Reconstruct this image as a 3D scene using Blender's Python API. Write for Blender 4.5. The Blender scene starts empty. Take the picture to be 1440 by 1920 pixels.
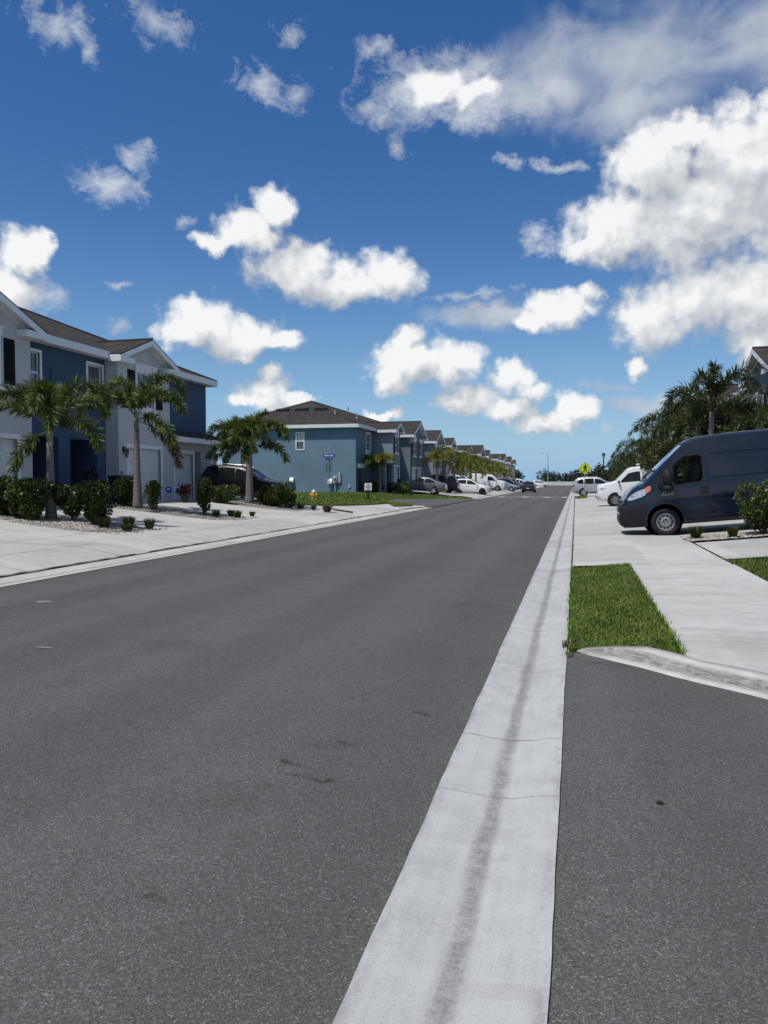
import bpy, bmesh, math, random
import numpy as np
from mathutils import Vector, Matrix
R = math.radians
random.seed(7)
sc = bpy.context.scene
col = sc.collection

# ------------------------------------------------------------------ helpers
def link(o):
    col.objects.link(o)
    return o

def tag(o, label=None, cat=None, group=None, kind=None):
    if label: o['label'] = label
    if cat: o['category'] = cat
    if group: o['group'] = group
    if kind: o['kind'] = kind
    return o

def empty(name, loc, rz=0.0, label=None, cat=None, group=None):
    o = bpy.data.objects.new(name, None)
    o.empty_display_size = 0.3
    link(o)
    o.location = loc
    o.rotation_euler = (0, 0, rz)
    return tag(o, label, cat, group)

def kids(o):
    return [c for c in bpy.data.objects if c.parent == o]

def copy_tree(o, parent=None):
    c = o.copy()
    link(c)
    if parent is not None:
        c.parent = parent
    for ch in kids(o):
        copy_tree(ch, c)
    return c

class MB:
    """collects shapes, links them as one mesh object"""
    def __init__(s, org=(0, 0, 0)):
        s.v = []; s.f = []; s.o = Vector(org)
    def add(s, vs, fs):
        n = len(s.v)
        s.v += [tuple(Vector(v) - s.o) for v in vs]
        s.f += [tuple(i + n for i in f) for f in fs]
        return s
    def box(s, x0, x1, y0, y1, z0, z1):
        if x0 > x1: x0, x1 = x1, x0
        if y0 > y1: y0, y1 = y1, y0
        v = [(x0,y0,z0),(x1,y0,z0),(x1,y1,z0),(x0,y1,z0),(x0,y0,z1),(x1,y0,z1),(x1,y1,z1),(x0,y1,z1)]
        return s.add(v, [(0,3,2,1),(4,5,6,7),(0,1,5,4),(1,2,6,5),(2,3,7,6),(3,0,4,7)])
    def poly(s, pts):
        return s.add(pts, [tuple(range(len(pts)))])
    def prism(s, pts, vec):
        n = len(pts); vec = Vector(vec)
        v = [Vector(p) for p in pts] + [Vector(p) + vec for p in pts]
        f = [tuple(range(n))[::-1], tuple(range(n, 2*n))]
        f += [(i, (i+1) % n, n+(i+1) % n, n+i) for i in range(n)]
        return s.add(v, f)
    def tube(s, path, rad, n=10, cap=True):
        path = [Vector(p) for p in path]
        if not hasattr(rad, '__len__'): rad = [rad]*len(path)
        vs = []; fs = []
        up = Vector((0, 0, 1))
        for i, p in enumerate(path):
            t = (path[min(i+1, len(path)-1)] - path[max(i-1, 0)]).normalized()
            a = t.cross(up)
            if a.length < 1e-3: a = t.cross(Vector((0, 1, 0)))
            a.normalize(); b = t.cross(a).normalized()
            for k in range(n):
                an = 2*math.pi*k/n
                vs.append(p + (a*math.cos(an) + b*math.sin(an))*rad[i])
        for i in range(len(path)-1):
            for k in range(n):
                fs.append((i*n+k, i*n+(k+1) % n, (i+1)*n+(k+1) % n, (i+1)*n+k))
        if cap:
            fs.append(tuple(range(n))[::-1]); fs.append(tuple(range((len(path)-1)*n, len(path)*n)))
        return s.add(vs, fs)
    def lathe(s, prof, org=(0, 0, 0), axis='z', n=20, cap=True):
        """prof: list of (r, h)"""
        vs = []; fs = []
        for r, h in prof:
            for k in range(n):
                a = 2*math.pi*k/n
                c, d = r*math.cos(a), r*math.sin(a)
                p = {'z': (c, d, h), 'y': (c, h, d), 'x': (h, c, d)}[axis]
                vs.append(Vector(p) + Vector(org))
        for i in range(len(prof)-1):
            for k in range(n):
                fs.append((i*n+k, i*n+(k+1) % n, (i+1)*n+(k+1) % n, (i+1)*n+k))
        if cap and prof[0][0] > 1e-4: fs.append(tuple(range(n))[::-1])
        if cap and prof[-1][0] > 1e-4: fs.append(tuple(range((len(prof)-1)*n, len(prof)*n)))
        return s.add(vs, fs)
    def ball(s, c, r, seg=8, rings=6, sq=(1, 1, 1)):
        prof = [(r*math.sin(math.pi*i/rings), -r*math.cos(math.pi*i/rings)) for i in range(rings+1)]
        m = MB(); m.lathe(prof, n=seg)
        return s.add([(c[0]+v[0]*sq[0], c[1]+v[1]*sq[1], c[2]+v[2]*sq[2]) for v in m.v], m.f)
    def build(s, name, mat, parent=None, smooth=False, bevel=0.0, fix=True):
        me = bpy.data.meshes.new(name)
        me.from_pydata(s.v, [], s.f)
        if fix or bevel:
            bm = bmesh.new(); bm.from_mesh(me)
            if bevel:
                bmesh.ops.remove_doubles(bm, verts=bm.verts, dist=1e-5)
            bmesh.ops.recalc_face_normals(bm, faces=bm.faces)
            if bevel:
                ed = [e for e in bm.edges if len(e.link_faces) == 2 and e.calc_face_angle(0) > 0.6]
                bmesh.ops.bevel(bm, geom=ed, offset=bevel, segments=2, profile=0.5, affect='EDGES', clamp_overlap=True)
            bm.to_mesh(me); bm.free()
        me.materials.append(mat)
        if smooth:
            me.polygons.foreach_set('use_smooth', [True]*len(me.polygons))
        me.update()
        o = bpy.data.objects.new(name, me)
        link(o)
        if parent is not None: o.parent = parent
        return o

def np_mesh(name, V, Fq, mat, parent=None, smooth=False, attr=None):
    """fast mesh of equal-sized faces; Fq int array (n,k); attr: per-vertex colour value"""
    me = bpy.data.meshes.new(name)
    V = np.asarray(V, dtype=np.float32); Fq = np.asarray(Fq, dtype=np.int32)
    n, k = Fq.shape
    me.vertices.add(len(V)); me.vertices.foreach_set('co', V.ravel())
    me.loops.add(n*k); me.loops.foreach_set('vertex_index', Fq.ravel())
    me.polygons.add(n)
    me.polygons.foreach_set('loop_start', np.arange(0, n*k, k, dtype=np.int32))
    if smooth: me.polygons.foreach_set('use_smooth', np.ones(n, dtype=bool))
    me.update(calc_edges=True)
    if attr is not None:
        a = me.attributes.new('tone', 'FLOAT', 'POINT')
        a.data.foreach_set('value', np.asarray(attr, dtype=np.float32))
    me.materials.append(mat)
    o = bpy.data.objects.new(name, me); link(o)
    if parent is not None: o.parent = parent
    return o

# ------------------------------------------------------------------ node helper
class NT:
    def __init__(s, tree): s.t = tree; s.n = tree.nodes; s.l = tree.links
    def inp(s, sock, val):
        if hasattr(val, 'is_output') or isinstance(val, bpy.types.NodeSocket): s.l.new(val, sock)
        else: sock.default_value = val
    def math(s, op, a, b=0.0, c=0.0, clamp=False):
        n = s.n.new('ShaderNodeMath'); n.operation = op; n.use_clamp = clamp
        for i, v in enumerate((a, b, c)): s.inp(n.inputs[i], v)
        return n.outputs[0]
    def vmath(s, op, a, b=(0, 0, 0), c=(0, 0, 0), scale=None):
        n = s.n.new('ShaderNodeVectorMath'); n.operation = op
        s.inp(n.inputs[0], a); s.inp(n.inputs[1], b)
        if op == 'MULTIPLY_ADD': s.inp(n.inputs[2], c)
        if scale is not None: s.inp(n.inputs['Scale'], scale)
        return n.outputs['Value'] if op in ('LENGTH', 'DOT_PRODUCT', 'DISTANCE') else n.outputs[0]
    def noise(s, vec, scale, detail=4, rough=0.55, dist=0.0, out=0, dims='3D'):
        n = s.n.new('ShaderNodeTexNoise'); n.noise_dimensions = dims
        s.inp(n.inputs['Vector'], vec); n.inputs['Scale'].default_value = scale
        n.inputs['Detail'].default_value = detail; n.inputs['Roughness'].default_value = rough
        n.inputs['Distortion'].default_value = dist
        return n.outputs[out]
    def voro(s, vec, scale, out='Distance', feat='F1', rand=1.0, dims='3D', detail=0.0):
        n = s.n.new('ShaderNodeTexVoronoi'); n.feature = feat; n.voronoi_dimensions = dims
        s.inp(n.inputs['Vector'], vec); n.inputs['Scale'].default_value = scale
        n.inputs['Randomness'].default_value = rand
        n.inputs['Detail'].default_value = detail
        return n.outputs[out]
    def ramp(s, fac, pts):
        n = s.n.new('ShaderNodeValToRGB'); s.l.new(fac, n.inputs[0])
        el = n.color_ramp.elements
        while len(el) < len(pts): el.new(0.5)
        for e, (p, c) in zip(el, pts):
            e.position = p
            e.color = (c, c, c, 1) if not hasattr(c, '__len__') else (*c[:3], 1)
        return n.outputs[0]
    def maprange(s, v, a, b, c=0.0, d=1.0, smooth=False):
        n = s.n.new('ShaderNodeMapRange'); n.interpolation_type = 'SMOOTHSTEP' if smooth else 'LINEAR'
        s.inp(n.inputs[0], v)
        for i, q in enumerate((a, b, c, d)): s.inp(n.inputs[i+1], q)
        return n.outputs[0]
    def mix(s, fac, a, b, blend='MIX'):
        n = s.n.new('ShaderNodeMix'); n.data_type = 'RGBA'; n.blend_type = blend
        n.clamp_factor = True
        s.inp(n.inputs[0], fac)
        for sock, v in ((n.inputs[6], a), (n.inputs[7], b)):
            if isinstance(v, bpy.types.NodeSocket): s.l.new(v, sock)
            else: sock.default_value = (*v[:3], 1)
        return n.outputs[2]
    def sep(s, v):
        n = s.n.new('ShaderNodeSeparateXYZ'); s.l.new(v, n.inputs[0]); return n.outputs
    def comb(s, x, y, z=0.0):
        n = s.n.new('ShaderNodeCombineXYZ')
        for i, q in enumerate((x, y, z)): s.inp(n.inputs[i], q)
        return n.outputs[0]

MATS = {}
def newmat(name, rough=0.6, spec=0.5, metal=0.0, coat=0.0):
    m = bpy.data.materials.new(name); m.use_nodes = True
    t = NT(m.node_tree); b = m.node_tree.nodes['Principled BSDF']
    b.inputs['Roughness'].default_value = rough; b.inputs['Metallic'].default_value = metal
    b.inputs['Specular IOR Level'].default_value = spec
    b.inputs['Coat Weight'].default_value = coat; b.inputs['Coat Roughness'].default_value = 0.04
    MATS[name] = m
    return m, t, b

def objco(t):
    return t.n.new('ShaderNodeTexCoord').outputs['Object']
def geopos(t):
    return t.n.new('ShaderNodeNewGeometry').outputs['Position']

def bump(t, b, h, strength=0.3, dist=0.01):
    n = t.n.new('ShaderNodeBump'); n.inputs['Strength'].default_value = strength
    n.inputs['Distance'].default_value = dist
    t.l.new(h, n.inputs['Height']); t.l.new(n.outputs[0], b.inputs['Normal'])

def plain(name, c, rough=0.6, spec=0.5, metal=0.0, coat=0.0, var=0.12, scale=3.0, bmp=0.0, bscale=120.0):
    m, t, b = newmat(name, rough, spec, metal, coat)
    p = geopos(t)
    f = t.noise(p, scale, 5)
    lo = [x*(1-var) for x in c]; hi = [min(1, x*(1+var)) for x in c]
    t.l.new(t.ramp(f, [(0.3, lo), (0.7, hi)]), b.inputs['Base Color'])
    if bmp:
        bump(t, b, t.noise(p, bscale, 3), bmp, 0.006)
    return m

# ------------------------------------------------------------------ materials
STAINS = [(x, y, rx, ry, a) for (x, y), (rx, ry, a) in zip([(-1.31, 3.61), (-1.5, 3.82), (-0.95, 4.87), (-1.56, 2.42), (-1.32, 4.15), (-1.14, 9.27), (-2.87, 4.15), (-0.47, 7.89), (0.45, 4.22), (0.32, 6.46), (-1.64, 3.27), (-3.64, 6.29)], [(0.17, 0.05, .9), (0.12, 0.03, .8), (0.20, 0.05, .7), (0.14, 0.06, .7), (0.25, 0.07, .5), (0.5, 0.12, .5), (0.16, 0.04, .5), (0.25, 0.10, .4), (0.10, 0.04, .6), (0.35, 0.15, .4), (0.3, 0.3, .25), (0.6, 0.3, .3)])]
def make_asphalt():
    m, t, b = newmat('asphalt', 0.92, 0.25)
    p = geopos(t)
    cellc = t.voro(p, 180, 'Color')
    cr = t.sep(cellc)[0]
    cell2 = t.sep(t.voro(p, 320, 'Color'))[1]
    grain = t.ramp(cr, [(0.0, 0.036), (0.35, 0.078), (0.72, 0.125), (0.90, 0.185), (0.98, 0.28), (1.0, 0.46)])
    grain2 = t.ramp(cell2, [(0.0, 0.065), (0.6, 0.108), (0.93, 0.165), (1.0, 0.30)])
    g = t.mix(0.45, grain, grain2)
    big = t.noise(p, 0.35, 4, 0.6)
    mid = t.noise(p, 2.3, 5, 0.6)
    str_ = t.noise(t.vmath('MULTIPLY', p, (1.1, 0.06, 1)), 1.6, 4, 0.6)
    f = t.math('ADD', t.math('MULTIPLY', big, 0.35), t.math('ADD', t.math('MULTIPLY', mid, 0.3), t.math('MULTIPLY', str_, 0.35)))
    g = t.mix(1.0, g, t.ramp(f, [(0.3, 0.82), (0.5, 1.0), (0.7, 1.16)]), 'MULTIPLY')
    # oily smears and tyre scuffs
    w = t.noise(t.vmath('MULTIPLY', p, (0.55, 2.4, 1)), 1.15, 5, 0.62, 0.8)
    sm = t.ramp(w, [(0.67, 0.0), (0.78, 1.0)])
    g = t.mix(t.math('MULTIPLY', sm, 0.4), g, (0.035, 0.034, 0.034))
    hairline = t.voro(t.vmath('ADD', p, t.vmath('SCALE', t.noise(p, 1.3, 4, out=1), scale=1.3)), 0.16, 'Distance', 'DISTANCE_TO_EDGE')
    hl = t.math('MULTIPLY', t.math('LESS_THAN', hairline, 0.0011), t.ramp(t.noise(p, 0.5, 2), [(0.5, 0.0), (0.6, 0.5)]))
    g = t.mix(hl, g, (0.03, 0.03, 0.03))
    x, y, z = t.sep(p)
    lane = t.math('ADD', t.math('SINE', t.math('MULTIPLY', t.math('ADD', x, 0.6), 3.5)), t.math('MULTIPLY', t.noise(p, 0.5, 3), 1.5))
    g = t.mix(1.0, g, t.ramp(lane, [(0.0, 0.93), (1.0, 1.05)]), 'MULTIPLY')
    drip = t.ramp(t.voro(t.vmath('ADD', p, t.vmath('SCALE', t.noise(p, 5, 3, out=1), scale=0.12)), 0.75), [(0.035, 1.0), (0.075, 0.0)])
    g = t.mix(t.math('MULTIPLY', drip, 0.5), g, (0.03, 0.03, 0.03))
    # a few old stains and scuffed cracks where they lie on the road
    wn = t.vmath('SCALE', t.vmath('SUBTRACT', t.noise(p, 3.5, 5, 0.65, out=1), (0.5, 0.5, 0.5)), scale=0.55)
    pw = t.vmath('ADD', p, wn)
    for (cx, cy, rx, ry, a_) in STAINS:
        L = t.vmath('LENGTH', t.vmath('MULTIPLY_ADD', pw, (1/rx, 1/ry, 0), (-cx/rx, -cy/ry, 0)))
        k = t.maprange(L, 0.35, 1.0, a_, 0.0, True)
        k = t.math('MULTIPLY', k, t.maprange(t.noise(p, 9, 5, 0.75), 0.40, 0.60, 0.15, 1.0))
        g = t.mix(k, g, (0.022, 0.021, 0.020))
    g = t.mix(1.0, g, (0.83, 0.81, 0.80), 'MULTIPLY')
    t.l.new(g, b.inputs['Base Color'])
    bump(t, b, cr, 0.55, 0.006)
    return m

def make_concrete(name, c, joints=True, gutter=None):
    """light broom-finished concrete; gutter = centre line x of the valley, stained dark along it"""
    m, t, b = newmat(name, 0.88, 0.3)
    p = geopos(t)
    x, y, z = t.sep(p)
    fine = t.noise(p, 160, 3, 0.7)
    mid = t.noise(p, 5.0, 6, 0.65)
    big = t.noise(p, 0.45, 5, 0.6)
    broom = t.noise(t.vmath('MULTIPLY', p, (7, 0.35, 1) if gutter is not None else (0.35, 7, 1)), 4.0, 4, 0.65)
    f = t.math('ADD', t.math('MULTIPLY', fine, 0.40), t.math('MULTIPLY', mid, 0.20))
    f = t.math('ADD', f, t.math('MULTIPLY', big, 0.26)); f = t.math('ADD', f, t.math('MULTIPLY', broom, 0.14))
    k = lambda s, d=(1, 1, 1): [q*s*e for q, e in zip(c, d)]
    g = t.ramp(f, [(0.36, k(0.66)), (0.5, k(1.0)), (0.64, k(1.22))])
    specks = t.ramp(t.voro(p, 55, 'Distance'), [(0.05, 1.0), (0.10, 0.0)])
    sc_ = t.ramp(t.noise(p, 9, 2), [(0.56, 0.0), (0.66, 0.55)])
    g = t.mix(t.math('MULTIPLY', specks, sc_), g, k(0.35))
    st = t.ramp(t.noise(t.vmath('MULTIPLY', p, (0.5, 1.3, 1)), 0.9, 7, 0.7, 0.9), [(0.50, 0.0), (0.70, 0.55)])
    g = t.mix(st, g, k(0.60, (1, 0.99, 0.97)))
    # rolled tyre marks and dark wet streaks
    stk = t.ramp(t.noise(t.vmath('MULTIPLY', p, (0.16, 3.2, 1)), 1.1, 5, 0.6, 0.5), [(0.56, 0.0), (0.72, 0.20)])
    if gutter is None:
        g = t.mix(stk, g, k(0.58))
        wn = t.n.new('ShaderNodeTexWhiteNoise'); wn.noise_dimensions = '2D'      # each pour its own tone
        t.l.new(t.comb(t.math('FLOOR', t.math('MULTIPLY', t.math('ADD', x, 8.72), 0.6)), t.math('FLOOR', t.math('MULTIPLY', t.math('ADD', y, 2.2), 0.305))), wn.inputs['Vector'])
        g = t.mix(1.0, g, t.ramp(wn.outputs['Value'], [(0.0, 0.90), (1.0, 1.07)]), 'MULTIPLY')
        seam = t.math('ABSOLUTE', t.math('SUBTRACT', t.math('FRACT', t.math('MULTIPLY', t.math('ADD', y, 2.2), 0.305)), 0.5))
        g = t.mix(t.math('MULTIPLY', t.math('GREATER_THAN', seam, 0.4985), 0.45), g, k(0.35))
        rust = t.ramp(t.voro(t.vmath('ADD', p, t.vmath('SCALE', t.noise(p, 4, 3, out=1), scale=0.3)), 0.55), [(0.05, 0.35), (0.16, 0.0)])
        g = t.mix(rust, g, k(0.55, (1.0, 0.93, 0.82)))
    if gutter is not None:
        wob = t.math('MULTIPLY', t.math('SUBTRACT', t.noise(t.comb(0.0, y, 0.0), 0.7, 4), 0.5), 0.045)
        d = t.math('ABSOLUTE', t.math('SUBTRACT', t.math('SUBTRACT', x, gutter), wob))
        patch = t.noise(t.vmath('MULTIPLY', p, (9, 1.6, 1)), 1.0, 6, 0.7)
        width = t.math('MULTIPLY_ADD', patch, 0.105, 0.0)
        band = t.maprange(t.math('DIVIDE', d, width), 0.15, 1.3, 1.0, 0.0, True)
        band = t.math('MULTIPLY', band, t.maprange(t.noise(p, 30, 6, 0.8), 0.38, 0.6, 0.28, 0.78))
        g = t.mix(band, g, (0.13, 0.13, 0.125))
        for xe in (gutter-0.29, gutter+0.29):      # grit gathered along both edges
            de = t.maprange(t.math('ABSOLUTE', t.math('SUBTRACT', x, xe)), 0.0, 0.05, 1.0, 0.0)
            g = t.mix(t.math('MULTIPLY', de, t.ramp(t.noise(t.vmath('MULTIPLY', p, (1, 0.4, 1)), 8, 6, 0.75), [(0.45, 0.0), (0.68, 0.65)])), g, (0.14, 0.135, 0.125))
        # cracks / joints across the gutter
        for yj, w_, a_ in ((4.50, 0.006, 0.75), (3.66, 0.004, 0.55), (7.9, 0.008, 0.6), (10.9, 0.008, 0.6), (13.3, 0.012, 0.7), (16.4, 0.014, 0.6), (19.6, 0.016, 0.6), (23.0, 0.02, 0.6), (1.2, 0.006, .7)):
            yy = t.math('ADD', y, t.math('MULTIPLY', t.math('SUBTRACT', t.noise(p, 6, 4), 0.5), 0.09))
            q = t.math('LESS_THAN', t.math('ABSOLUTE', t.math('SUBTRACT', yy, yj)), w_)
            g = t.mix(t.math('MULTIPLY', q, a_), g, (0.09, 0.09, 0.085))
    t.l.new(g, b.inputs['Base Color'])
    bump(t, b, t.math('ADD', fine, t.math('MULTIPLY', broom, 0.5)), 0.22, 0.004)
    return m

def make_stucco(name, c):
    m, t, b = newmat(name, 0.9, 0.2)
    p = geopos(t)
    f = t.math('ADD', t.math('MULTIPLY', t.noise(p, 0.5, 5), 0.6), t.math('MULTIPLY', t.noise(p, 24, 4, 0.7), 0.4))
    g = t.ramp(f, [(0.32, [q*0.86 for q in c]), (0.68, [q*1.13 for q in c])])
    run = t.ramp(t.noise(t.vmath('MULTIPLY', p, (2.2, 2.2, 0.12)), 1.4, 5, 0.65), [(0.55, 0.0), (0.75, 0.28)])
    g = t.mix(run, g, [q*0.72 for q in c])
    t.l.new(g, b.inputs['Base Color'])
    bump(t, b, t.noise(p, 60, 4, 0.7), 0.5, 0.01)
    return m

def make_shingle():
    m, t, b = newmat('shingle', 0.95, 0.15)
    p = geopos(t)
    br = t.n.new('ShaderNodeTexBrick')
    x, y, z = t.sep(p)
    t.l.new(t.comb(t.math('ADD', x, y), t.math('MULTIPLY', z, 2.6), 0.0), br.inputs['Vector'])
    br.inputs['Scale'].default_value = 1.0; br.inputs['Brick Width'].default_value = 0.33; br.inputs['Row Height'].default_value = 0.16
    br.inputs['Mortar Size'].default_value = 0.012
    br.inputs['Color1'].default_value = (0.035, 0.031, 0.029, 1); br.inputs['Color2'].default_value = (0.060, 0.053, 0.050, 1)
    br.inputs['Mortar'].default_value = (0.024, 0.021, 0.02, 1)
    g = t.mix(1.0, br.outputs[0], t.ramp(t.noise(p, 1.2, 6, 0.7), [(0.3, 0.72), (0.7, 1.35)]), 'MULTIPLY')
    t.l.new(g, b.inputs['Base Color'])
    bump(t, b, t.math('ADD', br.outputs[1], t.noise(p, 90, 2)), 0.3, 0.01)
    return m

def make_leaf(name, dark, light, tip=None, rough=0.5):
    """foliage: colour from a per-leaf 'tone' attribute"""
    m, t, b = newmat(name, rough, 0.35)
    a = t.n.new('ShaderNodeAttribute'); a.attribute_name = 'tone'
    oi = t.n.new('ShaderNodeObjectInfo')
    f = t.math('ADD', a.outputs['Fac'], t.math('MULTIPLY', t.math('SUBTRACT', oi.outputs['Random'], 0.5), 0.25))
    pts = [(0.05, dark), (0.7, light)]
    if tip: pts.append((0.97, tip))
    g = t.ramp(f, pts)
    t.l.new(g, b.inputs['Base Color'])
    tr = t.n.new('ShaderNodeBsdfTranslucent'); t.l.new(g, tr.inputs[0])
    mx = t.n.new('ShaderNodeMixShader'); mx.inputs[0].default_value = 0.28
    t.l.new(b.outputs[0], mx.inputs[1]); t.l.new(tr.outputs[0], mx.inputs[2])
    t.l.new(mx.outputs[0], t.n['Material Output'].inputs[0])
    return m

def make_trunk(name='palm_bark', c=(0.215, 0.19, 0.185)):
    m, t, b = newmat(name, 0.92, 0.2)
    p = objco(t); x, y, z = t.sep(p)
    ring = t.math('ADD', t.math('MULTIPLY', z, 46.0), t.math('MULTIPLY', t.noise(p, 4, 3), 3.0))
    s = t.math('SINE', ring)
    f = t.math('ADD', t.math('MULTIPLY', s, 0.09), t.math('ADD', t.math('MULTIPLY', t.noise(p, 14, 5, 0.7), 0.85), 0.08))
    t.l.new(t.ramp(f, [(0.25, [q*0.55 for q in c]), (0.6, c), (0.85, [q*1.3 for q in c])]), b.inputs['Base Color'])
    bump(t, b, f, 0.6, 0.02)
    return m

def make_lawn():
    m, t, b = newmat('lawn', 0.9, 0.2)
    p = geopos(t)
    f = t.math('ADD', t.math('MULTIPLY', t.noise(p, 2.2, 6, 0.7), 0.55), t.math('MULTIPLY', t.noise(p, 45, 3, 0.7), 0.45))
    t.l.new(t.ramp(f, [(0.3, (0.035, 0.060, 0.009)), (0.5, (0.075, 0.115, 0.018)), (0.7, (0.13, 0.16, 0.036))]), b.inputs['Base Color'])
    bump(t, b, t.noise(p, 70, 4, 0.8), 0.9, 0.04)
    return m

def make_gravel_bed():
    m, t, b = newmat('gravel_bed', 0.9, 0.3)
    p = geopos(t)
    c = t.sep(t.voro(p, 42, 'Color'))[0]
    d = t.voro(p, 42, 'Distance')
    g = t.ramp(c, [(0.0, (0.17, 0.14, 0.115)), (0.5, (0.33, 0.29, 0.245)), (1.0, (0.56, 0.53, 0.48))])
    g = t.mix(1.0, g, t.ramp(d, [(0.3, 1.0), (0.75, 0.45)]), 'MULTIPLY')
    t.l.new(g, b.inputs['Base Color'])
    bump(t, b, t.math('SUBTRACT', 1.0, d), 0.8, 0.03)
    return m

def make_glass(name, c=(0.02, 0.028, 0.04), rough=0.03, coat=0.6, spec=0.9):
    m, t, b = newmat(name, rough, spec)
    p = geopos(t)
    t.l.new(t.ramp(t.noise(p, 1.5, 2), [(0.3, [q*0.6 for q in c]), (0.7, [q*1.5 for q in c])]), b.inputs['Base Color'])
    b.inputs['IOR'].default_value = 1.6 if spec > 0.6 else 1.42
    b.inputs['Coat Weight'].default_value = coat
    bump(t, b, t.noise(p, 0.9, 2), 0.05, 0.02)
    return m

def make_paint(name, c, metal=0.0, rough=0.35, coat=0.8):
    m, t, b = newmat(name, rough, 0.5 if sum(c) > 0.2 else 0.3, metal, coat)
    p = geopos(t)
    x, y, z = t.sep(p)
    dust = t.ramp(t.noise(p, 1.7, 5, 0.65), [(0.35, 0.0), (0.75, 0.022)])
    g = t.mix(dust, c, (0.30, 0.28, 0.26))
    t.l.new(g, b.inputs['Base Color'])
    t.l.new(t.ramp(t.noise(p, 3, 4), [(0.3, rough*0.85), (0.7, min(1, rough*1.25))]), b.inputs['Roughness'])
    return m

M_ASPHALT = make_asphalt()
M_CONC = make_concrete('concrete', (0.42, 0.42, 0.40))
M_KERB = make_concrete('kerb_concrete', (0.44, 0.425, 0.395))
M_GUT_R = make_concrete('gutter_concrete', (0.405, 0.41, 0.405), gutter=-0.365)
M_GUT_L = make_concrete('gutter_concrete_far', (0.44, 0.435, 0.41), gutter=-8.40)
M_BLUE = make_stucco('dark_blue_stucco', (0.060, 0.102, 0.165))
M_BLUEGREY = make_stucco('blue_grey_stucco', (0.150, 0.232, 0.305))
M_SLATE = make_stucco('slate_stucco', (0.150, 0.200, 0.255))
M_GREY = make_stucco('grey_stucco', (0.53, 0.525, 0.515))
M_MIDGREY = make_stucco('mid_grey_stucco', (0.24, 0.275, 0.31))
M_LIGHTGREY = make_stucco('light_grey_stucco', (0.46, 0.48, 0.49))
M_DARKGREY = make_stucco('dark_grey_stucco', (0.165, 0.195, 0.22))
M_SHINGLE = make_shingle()
M_WHITE = plain('white_trim', (0.76, 0.77, 0.76), 0.5, var=0.06)
M_GARAGE = plain('garage_white', (0.66, 0.67, 0.68), 0.5, var=0.05)
M_SHUTTER = plain('black_shutter', (0.010, 0.009, 0.011), 0.8, 0.15, var=0.3)
M_BAR = plain('glazing_bar_grey', (0.20, 0.21, 0.22), 0.6)
M_DOOR = plain('dark_door', (0.03, 0.028, 0.035), 0.5)
M_BLACK = plain('black_metal', (0.012, 0.012, 0.013), 0.45, 0.5, var=0.2)
M_PLASTIC = plain('black_plastic', (0.014, 0.015, 0.018), 0.62, 0.25, var=0.2)
M_GALV = plain('galvanised', (0.42, 0.43, 0.44), 0.5, 0.5, 0.7)
M_UTIL = plain('grey_utility', (0.36, 0.40, 0.43), 0.55)
M_GLASS = make_glass('window_glass', (0.035, 0.045, 0.055))
M_CARGLASS = make_glass('car_glass', (0.010, 0.013, 0.014), 0.03, 0.0, 0.5)
M_BLIND = plain('white_blind', (0.55, 0.56, 0.56), 0.7)
M_RUBBER = plain('tyre_rubber', (0.016, 0.016, 0.016), 0.85, 0.3, var=0.3, scale=12)
M_RIM = plain('silver_rim', (0.55, 0.55, 0.56), 0.4, 0.5, 0.3, scale=14, var=0.2)
M_STEEL = plain('steel_rim', (0.24, 0.24, 0.245), 0.5, 0.5, 0.1, scale=14, var=0.2)
M_CHROME = plain('chrome', (0.62, 0.62, 0.63), 0.18, 0.5, 0.95, scale=6, var=0.1)
M_TAIL = plain('tail_lamp_red', (0.30, 0.010, 0.014), 0.2, 0.6, coat=0.6)
M_AMBER = plain('amber_lens', (0.62, 0.20, 0.10), 0.2, 0.6, coat=0.6)
M_HEADL = plain('headlamp_glass', (0.50, 0.54, 0.56), 0.08, 0.8, 0.3, coat=0.8, scale=10, var=0.4)
M_PALM = make_leaf('palm_leaf', (0.020, 0.038, 0.007), (0.105, 0.150, 0.025), (0.24, 0.235, 0.065))
M_PALMY = make_leaf('palm_leaf_yellow', (0.055, 0.075, 0.010), (0.22, 0.235, 0.032), (0.36, 0.30, 0.07))
M_PALMB = make_leaf('palm_leaf_brown', (0.05, 0.028, 0.012), (0.16, 0.10, 0.04), (0.24, 0.18, 0.09))
M_PALMD = make_leaf('palm_leaf_dark', (0.016, 0.028, 0.009), (0.072, 0.092, 0.026), (0.15, 0.15, 0.05))  # darker copy of the palm leaf, the shaded side put into its colour
M_SHRUB = make_leaf('shrub_leaf', (0.014, 0.028, 0.007), (0.088, 0.125, 0.030), (0.25, 0.28, 0.09), 0.34)
M_SHRUBD = make_leaf('hedge_leaf', (0.017, 0.024, 0.007), (0.078, 0.082, 0.023), (0.15, 0.135, 0.042), 0.5)
M_TUFT = make_leaf('tuft_leaf', (0.014, 0.026, 0.006), (0.068, 0.085, 0.022), (0.19, 0.17, 0.07))
M_DRY = make_leaf('dry_leaf', (0.05, 0.03, 0.025), (0.16, 0.11, 0.09), (0.28, 0.22, 0.18))
M_RED = make_leaf('red_leaf', (0.016, 0.005, 0.006), (0.065, 0.012, 0.014), (0.11, 0.03, 0.03))
M_GRASS = make_leaf('grass_blade', (0.040, 0.075, 0.009), (0.15, 0.225, 0.027), (0.32, 0.34, 0.085))
M_FAR = make_leaf('far_tree_leaf', (0.012, 0.024, 0.014), (0.05, 0.07, 0.035), (0.09, 0.11, 0.06))
M_BARK = make_trunk()
M_SHAFT = plain('crownshaft', (0.16, 0.20, 0.10), 0.6)
M_TWIG = plain('twig_bark', (0.10, 0.075, 0.055), 0.9)
M_LAWN = make_lawn()
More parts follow.
